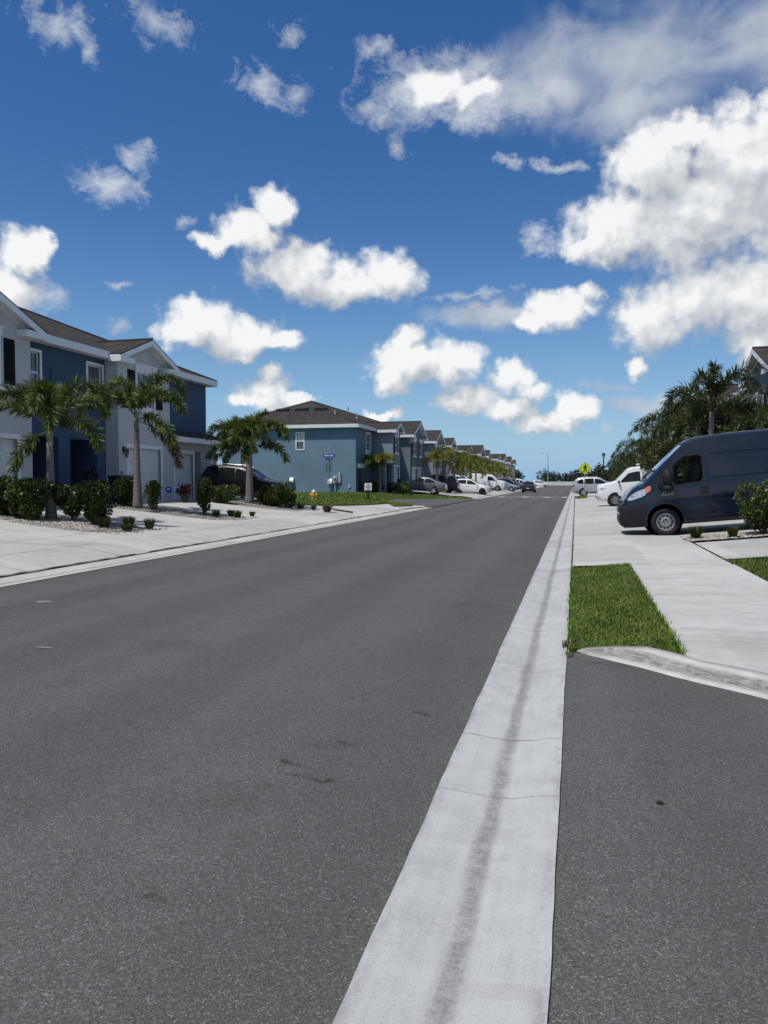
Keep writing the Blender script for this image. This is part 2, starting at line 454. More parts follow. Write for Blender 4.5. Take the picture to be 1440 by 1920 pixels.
M_SOIL = plain('soil', (0.09, 0.07, 0.05), 0.95, var=0.4, scale=18, bmp=0.6, bscale=40)
M_GRAVBED = make_gravel_bed()
M_STONE = plain('pebble', (0.40, 0.365, 0.32), 0.85, var=0.5, scale=9)
M_JOINT = plain('joint_dirt', (0.045, 0.042, 0.036), 0.95, var=0.4, scale=20)
M_ROADPAINT = plain('road_paint', (0.42, 0.42, 0.41), 0.8, var=0.25, scale=9)
M_WALLW = plain('white_wall', (0.62, 0.62, 0.60), 0.8, var=0.06)

# ------------------------------------------------------------------ camera
cam_d = bpy.data.cameras.new('camera'); cam = bpy.data.objects.new('camera', cam_d); link(cam)
cam.location = (0, 0, 1.55)
cam.rotation_euler = (R(90 - 2.3723), 0, R(14.3706))
cam_d.sensor_fit = 'AUTO'; cam_d.sensor_width = 36.0; cam_d.lens = 26.25
cam_d.clip_start = 0.05; cam_d.clip_end = 3000
sc.camera = cam

# ------------------------------------------------------------------ light
SUN_EL, SUN_AZ = 64.0, -142.0      # azimuth clockwise from +Y: behind the viewer, over the left houses
sd = bpy.data.lights.new('sun', 'SUN'); sd.energy = 3.9; sd.angle = R(2.5); sd.color = (1.0, 0.955, 0.87)
so = bpy.data.objects.new('sun', sd); link(so)
sv = Vector((math.sin(R(SUN_AZ))*math.cos(R(SUN_EL)), math.cos(R(SUN_AZ))*math.cos(R(SUN_EL)), math.sin(R(SUN_EL))))
so.rotation_euler = sv.to_track_quat('Z', 'Y').to_euler()
so.location = (0, 0, 60)

# ------------------------------------------------------------------ sky with clouds
# cloud puffs: azimuth (deg, + right of the road), elevation (deg), half sizes (deg)
PUFFS = [(4.77, 21.56, 2.87, 2.74),
 (2.83, 17.77, 3.49, 2.48),
 (1.0, 16.35, 1.69, 1.06),
 (7.47, 18.13, 5.55, 3.5),
 (11.12, 20.84, 4.09, 4.05),
 (7.04, 23.16, 2.78, 1.09),
 (14.34, 18.76, 4.64, 4.99),
 (4.56, 11.78, 2.9, 2.62),
 (8.26, 12.74, 4.31, 2.99),
 (12.11, 12.19, 3.89, 3.43),
 (11.68, 8.93, 1.97, 1.59),
 (4.24, 8.29, 1.17, 0.67),
 (16.32, 11.73, 3.89, 4.3),
 (-26.69, 17.08, 1.73, 0.71),
 (-24.35, 18.03, 2.42, 1.42),
 (-21.98, 19.69, 1.66, 1.46),
 (-20.81, 15.35, 3.51, 2.21),
 (-17.2, 14.68, 3.22, 1.68),
 (-13.97, 15.15, 2.51, 1.67),
 (-27.51, 11.63, 2.77, 1.73),
 (-29.62, 10.7, 2.26, 1.12),
 (-25.39, 10.62, 2.66, 1.6),
 (-22.43, 10.21, 2.19, 0.69),
 (-25.01, 9.48, 1.18, 0.62),
 (-23.25, 6.8, 1.91, 1.58),
 (-24.44, 6.06, 1.18, 0.71),
 (-21.34, 6.19, 1.2, 0.71),
 (-11.53, 8.73, 3.72, 1.77),
 (-12.14, 10.49, 1.62, 1.4),
 (-9.1, 8.43, 2.01, 1.57),
 (-13.56, 7.43, 2.11, 1.03),
 (-14.7, 5.28, 1.71, 0.48),
 (-4.7, 7.57, 1.82, 1.41),
 (-2.73, 6.5, 1.41, 1.02),
 (-7.88, 5.84, 2.81, 1.12),
 (-4.89, 5.2, 1.98, 0.95),
 (-0.02, 5.27, 1.38, 1.25),
 (-1.93, 4.37, 2.72, 0.79),
 (-1.24, 12.41, 2.38, 1.56),
 (0.46, 13.58, 0.83, 0.8),
 (-3.56, 11.84, 1.56, 0.83),
 (-39.81, 15.36, 1.58, 1.41),
 (-38.57, 15.77, 0.84, 0.88),
 (-40.83, 13.22, 1.46, 1.53),
 (-10.18, 27.31, 2.78, 1.23),
 (-7.0, 26.56, 2.16, 0.81)]
WISPS = [(-10.38, 27.16, 5.95, 2.63),
 (-12.37, 26.42, 3.6, 2.2),
 (-7.19, 25.47, 4.33, 1.43),
 (-5.53, 12.29, 4.34, 0.98),
 (-7.52, 13.86, 3.59, 0.45),
 (-37.38, 28.75, 2.87, 1.24),
 (-35.52, 27.66, 0.9, 1.2),
 (-30.85, 29.89, 2.93, 1.4),
 (-34.25, 20.34, 2.56, 1.51),
 (-32.61, 22.15, 1.23, 1.35),
 (-23.5, 27.08, 2.34, 1.41),
 (-21.34, 26.58, 1.34, 1.06),
 (-21.51, 30.46, 1.41, 0.97),
 (-15.17, 25.64, 1.6, 1.28),
 (-13.57, 23.53, 1.0, 1.32),
 (-4.81, 22.18, 2.15, 0.43),
 (-0.96, 22.31, 3.42, 0.39),
 (4.46, 5.83, 4.73, 0.76),
 (2.27, 3.74, 1.05, 0.54),
 (-39.36, 12.86, 1.99, 1.38),
 (-2.44, 17.46, 2.32, 1.06),
 (-20.89, -1.54, 0.4, 0.2),
 (-28.96, 18.33, 0.94, 0.52),
 (-34.18, 13.51, 1.07, 0.36),
 (-34.03, 11.0, 1.08, 0.8),
 (2.6, 7.04, 2.97, 0.38),
 (-19.25, 4.13, 4.85, 0.48),
 (-2.84, 18.37, 1.55, 0.88),
 (-15.17, 29.48, 1.6, 0.89)]
VEILS = [(4.13, 28.06, 11.74, 3.75), (12.56, 28.12, 8.23, 3.79), (-2.92, 26.29, 7.65, 2.78), (3.45, 25.33, 7.23, 2.44), (-8.79, 27.57, 5.92, 2.45), (5.55, 5.6, 6.1, 0.98), (-7.12, 12.34, 5.17, 1.52)]

def cloud_group(name, puffs, smooth, det):
    g = bpy.data.node_groups.new(name, 'ShaderNodeTree')
    g.interface.new_socket('P', in_out='INPUT', socket_type='NodeSocketVector')
    g.interface.new_socket('D', in_out='OUTPUT', socket_type='NodeSocketFloat')
    t = NT(g)
    gi = t.n.new('NodeGroupInput'); go = t.n.new('NodeGroupOutput')
    P = gi.outputs[0]
    W = t.vmath('SUBTRACT', t.noise(P, 0.13, 3, 0.6, out=1, dims='2D'), (0.5, 0.5, 0.5))
    W2 = t.vmath('SUBTRACT', t.noise(P, 0.5, 4, 0.6, out=1, dims='2D'), (0.5, 0.5, 0.5))
    Q = t.vmath('ADD', P, t.vmath('ADD', t.vmath('SCALE', W, scale=2.6 if smooth else 3.2), t.vmath('SCALE', W2, scale=1.5)))
    cur = None
    for (a, e, ra, re) in puffs:
        L = t.vmath('LENGTH', t.vmath('MULTIPLY_ADD', Q, (1/ra, 1/re, 0), (-a/ra, -e/re, 0)))
        if cur is None: cur = L
        else:
            n = t.n.new('ShaderNodeMath'); n.operation = 'SMOOTH_MIN'; n.inputs[2].default_value = 0.28
            t.l.new(cur, n.inputs[0]); t.l.new(L, n.inputs[1]); cur = n.outputs[0]
    base = t.math('SUBTRACT', 1.0, cur)
    if smooth == 'veil':
        f1 = t.math('SUBTRACT', t.noise(t.vmath('MULTIPLY', P, (0.7, 1.3, 1)), 0.22, det, 0.55, 0.5, dims='2D'), 0.5)
        D = t.math('MULTIPLY_ADD', f1, 1.7, t.math('MULTIPLY', base, 1.5))
    elif smooth:
        f1 = t.math('SUBTRACT', t.noise(t.vmath('MULTIPLY', P, (1, 1.25, 1)), 0.62, det, 0.62, 0.4, dims='2D'), 0.5)
        D = t.math('MULTIPLY_ADD', f1, 1.9, base)
        f2 = t.math('SUBTRACT', t.noise(t.vmath('MULTIPLY', P, (0.8, 1.5, 1)), 2.6, 4, 0.6, 0.6, dims='2D'), 0.5)
        D = t.math('MULTIPLY_ADD', f2, 0.6, D)
    else:
        Pn = t.vmath('ADD', P, t.vmath('SCALE', W2, scale=0.9))
        v1 = t.math('SUBTRACT', 0.5, t.voro(Pn, 0.5, 'Distance', 'F1', dims='2D'))
        v2 = t.math('SUBTRACT', 0.5, t.voro(Pn, 1.3, 'Distance', 'F1', dims='2D'))
        f1 = t.math('SUBTRACT', t.noise(P, 0.75, det, 0.56, dims='2D'), 0.5)
        D = t.math('MULTIPLY_ADD', v1, 0.42, t.math('MULTIPLY_ADD', base, 1.9, 0.20))
        D = t.math('MULTIPLY_ADD', v2, 0.26, D)
        D = t.math('MULTIPLY_ADD', f1, 1.35, D)
    t.l.new(D, go.inputs[0])
    return g

w = bpy.data.worlds.new('World'); sc.world = w; w.use_nodes = True
t = NT(w.node_tree)
for n in list(t.n): t.n.remove(n)
out = t.n.new('ShaderNodeOutputWorld'); bg = t.n.new('ShaderNodeBackground')
sky = t.n.new('ShaderNodeTexSky'); sky.sky_type = 'NISHITA'; sky.sun_disc = False
sky.sun_elevation = R(SUN_EL); sky.sun_rotation = R(SUN_AZ)
sky.air_density = 1.0; sky.dust_density = 0.2; sky.ozone_density = 3.0
SKYS = 0.10
tc = t.n.new('ShaderNodeTexCoord').outputs['Generated']
dx, dy, dz = t.sep(t.vmath('NORMALIZE', tc))
az = t.math('MULTIPLY', t.math('ARCTAN2', dx, dy), 57.29578)
el = t.math('MULTIPLY', t.math('ARCSINE', dz), 57.29578)
P = t.comb(az, el, 0.0)
gc = cloud_group('cumulus_field', PUFFS, False, 7)
gl = cloud_group('cumulus_field_coarse', PUFFS, False, 2)
gv = cloud_group('veil_field', VEILS, 'veil', 5)
gw = cloud_group('wisp_field', WISPS, True, 6)
def field(g, vec):
    n = t.n.new('ShaderNodeGroup'); n.node_tree = g; t.l.new(vec, n.inputs[0]); return n.outputs[0]
# clear air: deep blue overhead, paler and brighter towards the horizon
skyc = t.vmath('SCALE', sky.outputs[0], scale=SKYS)
hs = t.n.new('ShaderNodeHueSaturation'); t.l.new(skyc, hs.inputs['Color'])
hs.inputs['Saturation'].default_value = 1.30; hs.inputs['Value'].default_value = 0.99
hs.inputs['Hue'].default_value = 0.508
air = t.maprange(el, 0.0, 24.0, 1.0, 0.0, False)
air = t.math('POWER', air, 2.9)
skyf = t.mix(t.math('MULTIPLY', air, 0.93), hs.outputs[0], (0.255, 0.475, 0.755))
# cloud bank in front of the street
D0 = field(gc, P)
D1 = field(gl, t.vmath('ADD', P, (-0.5, 0.9, 0)))
D2 = field(gl, t.vmath('ADD', P, (-1.2, 2.6, 0)))
Wd = field(gw, P)
Dc = field(gl, P)
Vd = field(gv, P)
a_c = t.maprange(D0, -0.16, 1.05, 0.0, 0.985, True)
a_w = t.math('MULTIPLY', t.maprange(Wd, 0.0, 1.25, 0.0, 1.0, False), 0.85)
a_v = t.math('MULTIPLY', t.maprange(Vd, -0.1, 1.5, 0.0, 1.0, True), 0.86)
s1 = t.math('MULTIPLY', t.math('SUBTRACT', Dc, D1), 0.20)
s2 = t.math('MULTIPLY', t.math('SUBTRACT', Dc, D2), 0.32)
s3 = t.math('MULTIPLY', t.math('SUBTRACT', D0, Dc), 0.12)
lit = t.math('ADD', t.math('ADD', t.math('ADD', s1, s2), s3), 0.50)
lit = t.math('SUBTRACT', lit, t.math('MULTIPLY', t.maprange(Dc, 1.0, 2.4, 0.0, 1.0), 0.10))   # thick hearts let less light through
lit = t.math('ADD', lit, t.math('MULTIPLY', t.math('SUBTRACT', t.noise(P, 0.32, 3, 0.55, dims='2D'), 0.5), 0.35))
cl = t.ramp(lit, [(0.0, (0.43, 0.46, 0.51)), (0.25, (0.52, 0.555, 0.60)), (0.5, (0.635, 0.665, 0.70)), (0.72, (0.765, 0.785, 0.805)), (1.0, (0.92, 0.93, 0.935))])
vcol = t.ramp(t.noise(t.vmath('MULTIPLY', P, (0.7, 1, 1)), 0.16, 4, dims='2D'), [(0.35, (0.36, 0.42, 0.53)), (0.65, (0.66, 0.69, 0.73))])
wcol = t.ramp(t.noise(t.vmath('MULTIPLY', P, (0.7, 1, 1)), 0.13, 4, dims='2D'), [(0.35, (0.40, 0.46, 0.57)), (0.65, (0.72, 0.75, 0.80))])
hz = t.maprange(el, 0.0, 3.0, 0.0, 1.0, True)     # clouds melt into the horizon air
c0 = t.mix(t.math('MULTIPLY', a_v, hz), skyf, vcol)
c1 = t.mix(t.math('MULTIPLY', a_w, hz), c0, wcol)
c2 = t.mix(t.math('MULTIPLY', a_c, hz), c1, cl)
t.l.new(c2, bg.inputs[0]); bg.inputs[1].default_value = 1.0
# the rest of the sky: scattered fair-weather clouds
bg2 = t.n.new('ShaderNodeBackground')
gen = t.maprange(t.noise(t.vmath('MULTIPLY', tc, (1, 1, 1.8)), 3.2, 6, 0.6), 0.50, 0.62, 0.0, 0.9, True)
c3 = t.mix(t.math('MULTIPLY', gen, hz), skyf, (0.80, 0.81, 0.83))
t.l.new(c3, bg2.inputs[0]); bg2.inputs[1].default_value = 1.0
inside = t.math('MULTIPLY', t.maprange(t.math('ABSOLUTE', t.math('ADD', az, 14.4)), 38, 46, 1.0, 0.0), t.maprange(el, 40, 48, 1.0, 0.0))
inside = t.math('MULTIPLY', inside, t.maprange(el, -1.5, -0.5, 0.0, 1.0), clamp=True)
mxs = t.n.new('ShaderNodeMixShader'); t.l.new(inside, mxs.inputs[0])
t.l.new(bg2.outputs[0], mxs.inputs[1]); t.l.new(bg.outputs[0], mxs.inputs[2])
t.l.new(mxs.outputs[0], out.inputs[0])
w.cycles.sampling_method = 'NONE'

sc.view_settings.view_transform = 'Standard'; sc.view_settings.look = 'None'
sc.view_settings.exposure = 0.0; sc.view_settings.gamma = 1.0
sc.cycles.max_bounces = 8; sc.cycles.diffuse_bounces = 3; sc.cycles.glossy_bounces = 3
sc.cycles.transmission_bounces = 4; sc.cycles.transparent_max_bounces = 6
sc.cycles.use_denoising = True
sc.cycles.use_adaptive_sampling = True; sc.cycles.adaptive_threshold = 0.01; sc.cycles.adaptive_min_samples = 12

# ------------------------------------------------------------------ the ground
PX = [-900, -60, -17.5, -15, -11.4, -9.9, -8.7, -8.4, -8.1, -0.65, -0.365, -0.06, 1.0, 2.6, 6, 60, 900]
PZ = [0.75, 0.75, 0.68, 0.62, 0.25, 0.20, 0.03, -0.02, 0, 0, -0.028, 0.02, 0.08, 0.12, 0.45, 0.60, 0.60]
def gz(x):
    return float(np.interp(x, PX, PZ))

def xs_between(a, b, step=None):
    s = [a] + [p for p in PX if a < p < b] + [b]
    if step:
        r = []
        for p, q in zip(s, s[1:]):
            n = max(1, int(math.ceil((q-p)/step)))
            r += [p + (q-p)*i/n for i in range(n)]
        s = r + [b]
    return s

def sheet(name, mat, xs, ys, dz=0.0, zf=None, jit=(0, 0), kind='structure', parent=None):
    """a sheet that follows the lie of the land; jit: raggedness of the first and last x edge"""
    zf = zf or gz
    V = []; F = []
    nx = len(xs)
    rnd = random.Random(len(name)*7 + int(abs(xs[0])*10))
    wl = wr = 0
    for j, y in enumerate(ys):
        wl = wl*0.6 + rnd.uniform(-1, 1)*jit[0]; wr = wr*0.6 + rnd.uniform(-1, 1)*jit[1]
        for i, x in enumerate(xs):
            xx = x + (wl if i == 0 else 0) + (wr if i == nx-1 else 0)
            V.append((xx, y, zf(x) + dz))
    for j in range(len(ys)-1):
        for i in range(nx-1):
            F.append((j*nx+i, j*nx+i+1, (j+1)*nx+i+1, (j+1)*nx+i))
    o = np_mesh(name, V, F, mat, parent)
    if parent is None: tag(o, kind=kind)
    return o

def patch(name, mat, pts, dz, kind='structure', cut=1.0):
    """a flat-lying polygon draped over the land, cut into a grid so that it follows the slope"""
    bm = bmesh.new()
    vs = [bm.verts.new((p[0], p[1], 0)) for p in pts]
    bm.faces.new(vs)
    for x in PX + list(np.arange(-30, 12, cut)):
        bmesh.ops.bisect_plane(bm, geom=bm.verts[:] + bm.edges[:] + bm.faces[:], plane_co=(x, 0, 0), plane_no=(1, 0, 0))
    for v in bm.verts: v.co.z = gz(v.co.x) + dz
    bmesh.ops.triangulate(bm, faces=bm.faces)
    bmesh.ops.recalc_face_normals(bm, faces=bm.faces)
    me = bpy.data.meshes.new(name); bm.to_mesh(me); bm.free()
    if len(me.polygons) and me.polygons[0].normal.z < 0: me.flip_normals()
    me.materials.append(mat)
    o = bpy.data.objects.new(name, me); link(o)
    return tag(o, kind=kind)

def lin(a, b, n): return [a + (b-a)*i/n for i in range(n+1)]

# the side street mouth on the right lies level; everything beyond its kerb is raised
KB = [(0.06, 6.85), (0.16, 6.75), (0.33, 6.59), (0.56, 6.39), (0.76, 6.18), (0.95, 6.01), (1.15, 5.85), (1.33, 5.69)]      # kerb foot
KT = [(0.02, 6.84)] + [(0.1, 6.88)] + [(0.34, 6.82)] + [(0.61, 6.73)] + [(0.79, 6.48), (0.99, 6.27), (1.2, 6.11), (1.38, 5.95)]      # kerb back
d_ = (KB[-1][0]-KB[-3][0], KB[-1][1]-KB[-3][1]); k_ = math.hypot(*d_)
for q_ in (1.5, 4.0, 9.0, 20.0):
    for L_ in (KB, KT):
        e_ = L_[7]
        L_.append((e_[0] + d_[0]/k_*q_, e_[1] + d_[1]/k_*q_*0.8))

gl_ = sheet('ground', M_LAWN, [-900, -300, -120, -60, -30, -17.5, -15, -11.4, -9.9, -8.7, -8.4, -8.1, -0.65, -0.4], [-80, -20, 20, 60, 120, 200, 240, 300, 500, 900, 1500], -0.06)
far_right = [(-0.4, 1500), (-0.4, KT[0][1])] + KT[:] + [(60, KT[-1][1]-1), (900, KT[-1][1]-1), (900, 1500)]
patch('ground', M_LAWN, far_right, -0.06)
# asphalt of the main road and of the side street it meets
road_ys = lin(-40, 0, 20) + lin(0, 30, 60)[1:] + lin(30, 221, 60)[1:]
sheet('road', M_ASPHALT, [-8.12, -4.4, -0.635], road_ys, -0.004, zf=lambda x: 0.0)
ss = [(-0.085, -40), (60, -40)] + [(p[0], p[1]+0.12) for p in KB[::-1]] + [(-0.085, KB[0][1]+0.3)]
m_ = MB(); m_.poly([(x, y, 0.014) for x, y in ss]); tag(m_.build('side_street', M_ASPHALT), kind='structure')
# valley gutters
fine_ys = lin(-6, 30, 240) + lin(30, 221, 150)[1:]
sheet('gutter', M_GUT_R, [-0.655, -0.56, -0.46, -0.365, -0.27, -0.16, -0.06], [-40] + fine_ys, 0.006, zf=lambda x: float(np.interp(x, [-0.66, -0.56, -0.46, -0.365, -0.27, -0.16, -0.06], [0, -0.004, -0.017, -0.024, -0.014, 0.006, 0.022])), jit=(0.0028, 0.0025))
sheet('gutter', M_GUT_L, [-8.7, -8.55, -8.4, -8.25, -8.1], [-40] + lin(-6, 43.4, 140), 0.005, jit=(0.004, 0.01))
sheet('gutter', M_GUT_L, [-8.7, -8.55, -8.4, -8.25, -8.1], lin(64, 221, 60), 0.005, jit=(0.004, 0.01))

# right side: kerb return, verge, sidewalk, driveways
zt = [0.035, 0.06, 0.10, 0.13, 0.145, 0.135, 0.14, 0.14, 0.15, 0.15, 0.15, 0.15]
V = []; F = []
for i, (b, tpt) in enumerate(zip(KB, KT)):
    b, tpt = Vector((*b, 0)), Vector((*tpt, 0)); u = tpt - b; L = max(u.length, 1e-3); u = u/L
    wd = min(0.17, L*0.6); face = L-wd
    rows = [b + Vector((0, 0, 0.010)), b + u*min(0.05, face*0.6) + Vector((0, 0, 0.024)), b + u*min(0.062, face*0.7) + Vector((0, 0, 0.04 if zt[i] > .1 else zt[i]*0.6)),
            b + u*face*0.95 + Vector((0, 0, zt[i]-0.014)), b + u*(face+0.012) + Vector((0, 0, zt[i])), tpt + Vector((0, 0, zt[i])), tpt + Vector((0, 0, zt[i]-0.12))]
    V += rows
n = 7
for i in range(len(KB)-1):
    for k in range(n-1): F.append((i*n+k, (i+1)*n+k, (i+1)*n+k+1, i*n+k+1))
def make_kerbstain():
    m = make_concrete('kerb_stained', (0.46, 0.45, 0.425))
    t = NT(m.node_tree); b = m.node_tree.nodes['Principled BSDF']
    src = b.inputs['Base Color'].links[0].from_socket
    p = geopos(t); x, y, z = t.sep(p)
    scuff = t.noise(t.vmath('MULTIPLY', p, (3.0, 3.0, 9)), 2.4, 6, 0.75, 1.5)
    lines = t.noise(t.vmath('MULTIPLY', p, (2.2, 2.2, 30)), 3.0, 5, 0.7, 0.6)
    f = t.math('MULTIPLY', t.ramp(scuff, [(0.40, 0.0), (0.52, 1.0)]), t.ramp(lines, [(0.40, 0.15), (0.6, 1.0)]))
    side = t.maprange(z, 0.03, 0.055, 0.0, 1.0); side = t.math('MULTIPLY', side, t.maprange(z, 0.105, 0.13, 1.0, 0.0))
    g = t.mix(t.math('MULTIPLY', side, 0.35), src, (0.16, 0.155, 0.145))
    g = t.mix(t.math('MULTIPLY', t.math('MULTIPLY', f, side), 0.65), g, (0.03, 0.03, 0.029))
    t.l.new(g, b.inputs['Base Color'])
    return m
o = np_mesh('kerb', V, F, make_kerbstain()); tag(o, kind='structure')

SY = 13.55      # where the verge ends and the driveway begins
def kerb_y(x): return float(np.interp(x, [p[0] for p in KT], [p[1] for p in KT]))
verge_pts = [(KT[0][0]+0.02, KT[0][1]+0.0)] + [(p[0], p[1]-0.03) for p in KT[1:] if p[0] < 0.87] + [(0.905, kerb_y(0.905)-0.03), (0.945, SY+0.35), (-0.04, SY-0.4)]
patch('verge_soil', M_SOIL, verge_pts, 0.0)
side_pts = [(0.89, kerb_y(0.89)+0.01)] + [(x, y+0.015) for x, y in KT if 0.93 < x < 2.6] + [(2.6, kerb_y(2.6)+0.015), (2.6, SY), (0.93, SY)]
patch('sidewalk', M_CONC, side_pts, 0.035)
sheet('driveway', M_CONC, [-0.035, 0.4, 1.0, 2.58], [SY+0.012, 16, 19, 22, 30, 45, 65.5], 0.028)
sheet('driveway', M_CONC, [2.62, 4, 6, 8.2], [14.45, 16, 18.1], 0.028)
sheet('driveway', M_CONC, [2.59, 4, 6, 8.2], [20.0, 24, 30, 45, 65.5], 0.028)
sheet('driveway', M_CONC, [-0.035, 1.0, 2.6, 4, 6, 8.2], [73.5, 90, 150, 221], 0.028)
sheet('sidewalk', M_CONC, [1.0, 2.6, 6, 8.2], [65.52, 69, 73.48], 0.026)
# open joints, dark with dirt
def joint(pts, w_, dz=0.034, ragged=0.35, gaps=()):
    V = []; F = []
    rnd = random.Random(int(pts[0][1]*31) + 5)
    P_ = []
    for (a, b) in zip(pts, pts[1:]):
        L = math.hypot(b[0]-a[0], b[1]-a[1]); n = max(2, int(L/0.25))
        for i in range(n): P_.append((a[0]+(b[0]-a[0])*i/n, a[1]+(b[1]-a[1])*i/n))
    P_.append(pts[-1])
    dx_, dy_ = pts[-1][0]-pts[0][0], pts[-1][1]-pts[0][1]; L = math.hypot(dx_, dy_); nx_, ny_ = -dy_/L, dx_/L
    for (x, y) in P_:
        h = w_/2*(1 + rnd.uniform(-ragged, ragged)); s_ = rnd.uniform(-1, 1)*w_*0.22
        for q in (-h+s_, h+s_): V.append((x+nx_*q, y+ny_*q, gz(x+nx_*q)+dz))
    for i in range(len(P_)-1):
        if any(a <= i/len(P_) < b for a, b in gaps): continue
        F.append((2*i, 2*i+1, 2*i+3, 2*i+2))
    return V, F
def joints(name, lines, mat=M_JOINT):
    V = []; F = []
    for ln in lines:
        v, f = joint(*ln); n0 = len(V); V += v; F += [tuple(i+n0 for i in q) for q in f]
    return tag(np_mesh(name, V, F, mat), kind='structure')
joints('expansion_joint', [([(-0.045, SY-0.2), (-0.045, 46)], 0.028), ([(-0.045, 46), (-0.04, 66)], 0.05),
       ([(2.605, SY-1), (2.605, 19.9)], 0.022, 0.037), ([(1.02, SY+0.01), (2.6, SY-0.02)], 0.016, 0.04),
       ([(1.0, 10.0), (1.5, 9.75), (2.6, 9.7)], 0.008, 0.041, 0.9), ([(1.0, 7.7), (2.6, 7.6)], 0.006, 0.041, 0.9, ((0.2, 0.5),)),
       ([(0.89, kerb_y(0.89)+0.012)] + [(x, y+0.012) for x, y in KT if 0.93 < x < 2.6], 0.018, 0.04),
       ([(-0.03, 24.6), (8, 24.6)], 0.012), ([(-0.03, 33.5), (8, 33.5)], 0.02), ([(-0.03, 44), (8, 44)], 0.03), ([(0.9, 16.2), (2.6, 16.2)], 0.006),
       ([(-8.72, -6), (-8.72, 42)], 0.024, 0.032, 0.7, ((0.40, 0.41), (0.47, 0.49), (0.53, 0.545), (0.58, 0.63), (0.66, 0.68), (0.8, 0.82))),
       ([(-9.9, -6), (-9.9, 33)], 0.009, 0.032, 0.8, ((0.3, 0.38), (0.5, 0.56), (0.7, 0.8))), ([(-11.4, -6), (-11.4, 33)], 0.009, 0.032, 0.8, ((0.4, 0.47), (0.6, 0.7))),
       ([(-8.75, 10.4), (-11.4, 10.4)], 0.010, 0.032), ([(-8.75, 13.1), (-15, 13.1)], 0.012, 0.032), ([(-8.75, 16.0), (-11.4, 16.0)], 0.010, 0.032),
       ([(-8.75, 20.3), (-17, 20.3)], 0.014, 0.032), ([(-8.75, 23.2), (-11.3, 23.2)], 0.014, 0.032), ([(-8.75, 26.7), (-17, 26.7)], 0.016, 0.032), ([(-8.75, 30.2), (-10.9, 30.2)], 0.016, 0.032)])

# left side: broad concrete fore-court of sidewalk and driveways, planted strips of gravel, corner lawns
lawn_near = [(-12.79, 32.67), (-12.07, 34.53), (-11.4, 36.75), (-10.67, 39.31), (-10.41, 41.6), (-10.56, 43.26), (-11.22, 44.59), (-12.0, 42.99), (-12.83, 40.35), (-14.01, 35.79)]
court = [(-8.7, -40), (-8.7, 43.4), (-9.4, 43.8), (-10.3, 43.4), (-12.2, 43.2)] + [(-13.04, 41.01), (-14.23, 36.35)] + [(-17.45, 36.5), (-17.45, -40)]
patch('forecourt', M_CONC, court, 0.022)
patch('lawn', M_LAWN, lawn_near, 0.05)
patch('lawn', M_LAWN, [(-10.32, 41.26), (-10.19, 42.94), (-9.16, 42.81), (-9.1, 41.64), (-9.49, 39.14)], 0.05)
patch('side_street', M_ASPHALT, [(-8.05, 43.6)] + [(-9.41, 43.06), (-10.31, 42.76), (-11.04, 42.83), (-11.71, 42.19), (-11.96, 44.56), (-11.7, 49.32), (-10.36, 52.83), (-9.05, 61.78)] + [(-8.05, 65.5)], 0.03)
patch('forecourt', M_CONC, [(-8.72, 66.5), (-8.72, 221), (-16.5, 221), (-16.5, 62.6), (-13.5, 66.2)], 0.024)
patch('kerb', M_KERB, [(-9.25, 38.99), (-8.72, 43.97), (-8.55, 42.47), (-8.79, 38.89)], 0.05)

BEDS = [(-11.0, -17.3, 16.1, 18.1), (-11.0, -17.3, 22.2, 24.1), (-11.6, -17.0, 29.3, 31.4)]
def bed_pts(x0, x1, y0, y1, n=7):
    r = (y1-y0)/2; c = (x0-r*0.9, (y0+y1)/2)
    arc = [(c[0]+r*0.9*math.sin(math.pi*i/n), c[1]-r*math.cos(math.pi*i/n)) for i in range(n+1)]
    return arc + [(x1, y1), (x1, y0)]
for b_ in BEDS: patch('gravel_bed', M_GRAVBED, bed_pts(*b_), 0.036)
patch('gravel_bed', M_GRAVBED, [(2.64, 18.35), (8.2, 18.35), (8.2, 19.85), (2.66, 19.85), (2.5, 19.1)], 0.05)

# painted crosswalk far up the road, old paint scraps near by
m_ = MB()
for (xa, xb) in ((-7.15, -6.75), (-5.0, -4.35), (-3.0, -2.35), (-1.15, -0.72)):
    m_.poly([(xa, 71.6, 0.003), (xb, 71.6, 0.003), (xb, 75.0, 0.003), (xa, 75.0, 0.003)])
m_.poly([(-8.0, 73.1, 0.0015), (-0.7, 73.1, 0.0015), (-0.7, 73.9, 0.0015), (-8.0, 73.9, 0.0015)])
tag(m_.build('crosswalk_marking', M_ROADPAINT), kind='structure')
m_ = MB()
for cx, cy, lx, ly, sd_ in [(x, y, 0.13, 0.09, i) for i, (x, y) in enumerate([(-6.61, 8.17)])] + [(x, y, 0.13, 0.03, i+3) for i, (x, y) in enumerate([(-4.77, 5.9)])]:
    rnd = random.Random(sd_)
    m_.poly([(cx + lx*math.cos(a)*rnd.uniform(0.5, 1.1), cy + ly*math.sin(a)*rnd.uniform(0.5, 1.1), 0.002) for a in np.linspace(0, 6.0, 9)])
tag(m_.build('paint_scrap', plain('worn_white_paint', (0.21, 0.21, 0.205), 0.8)), kind='structure')

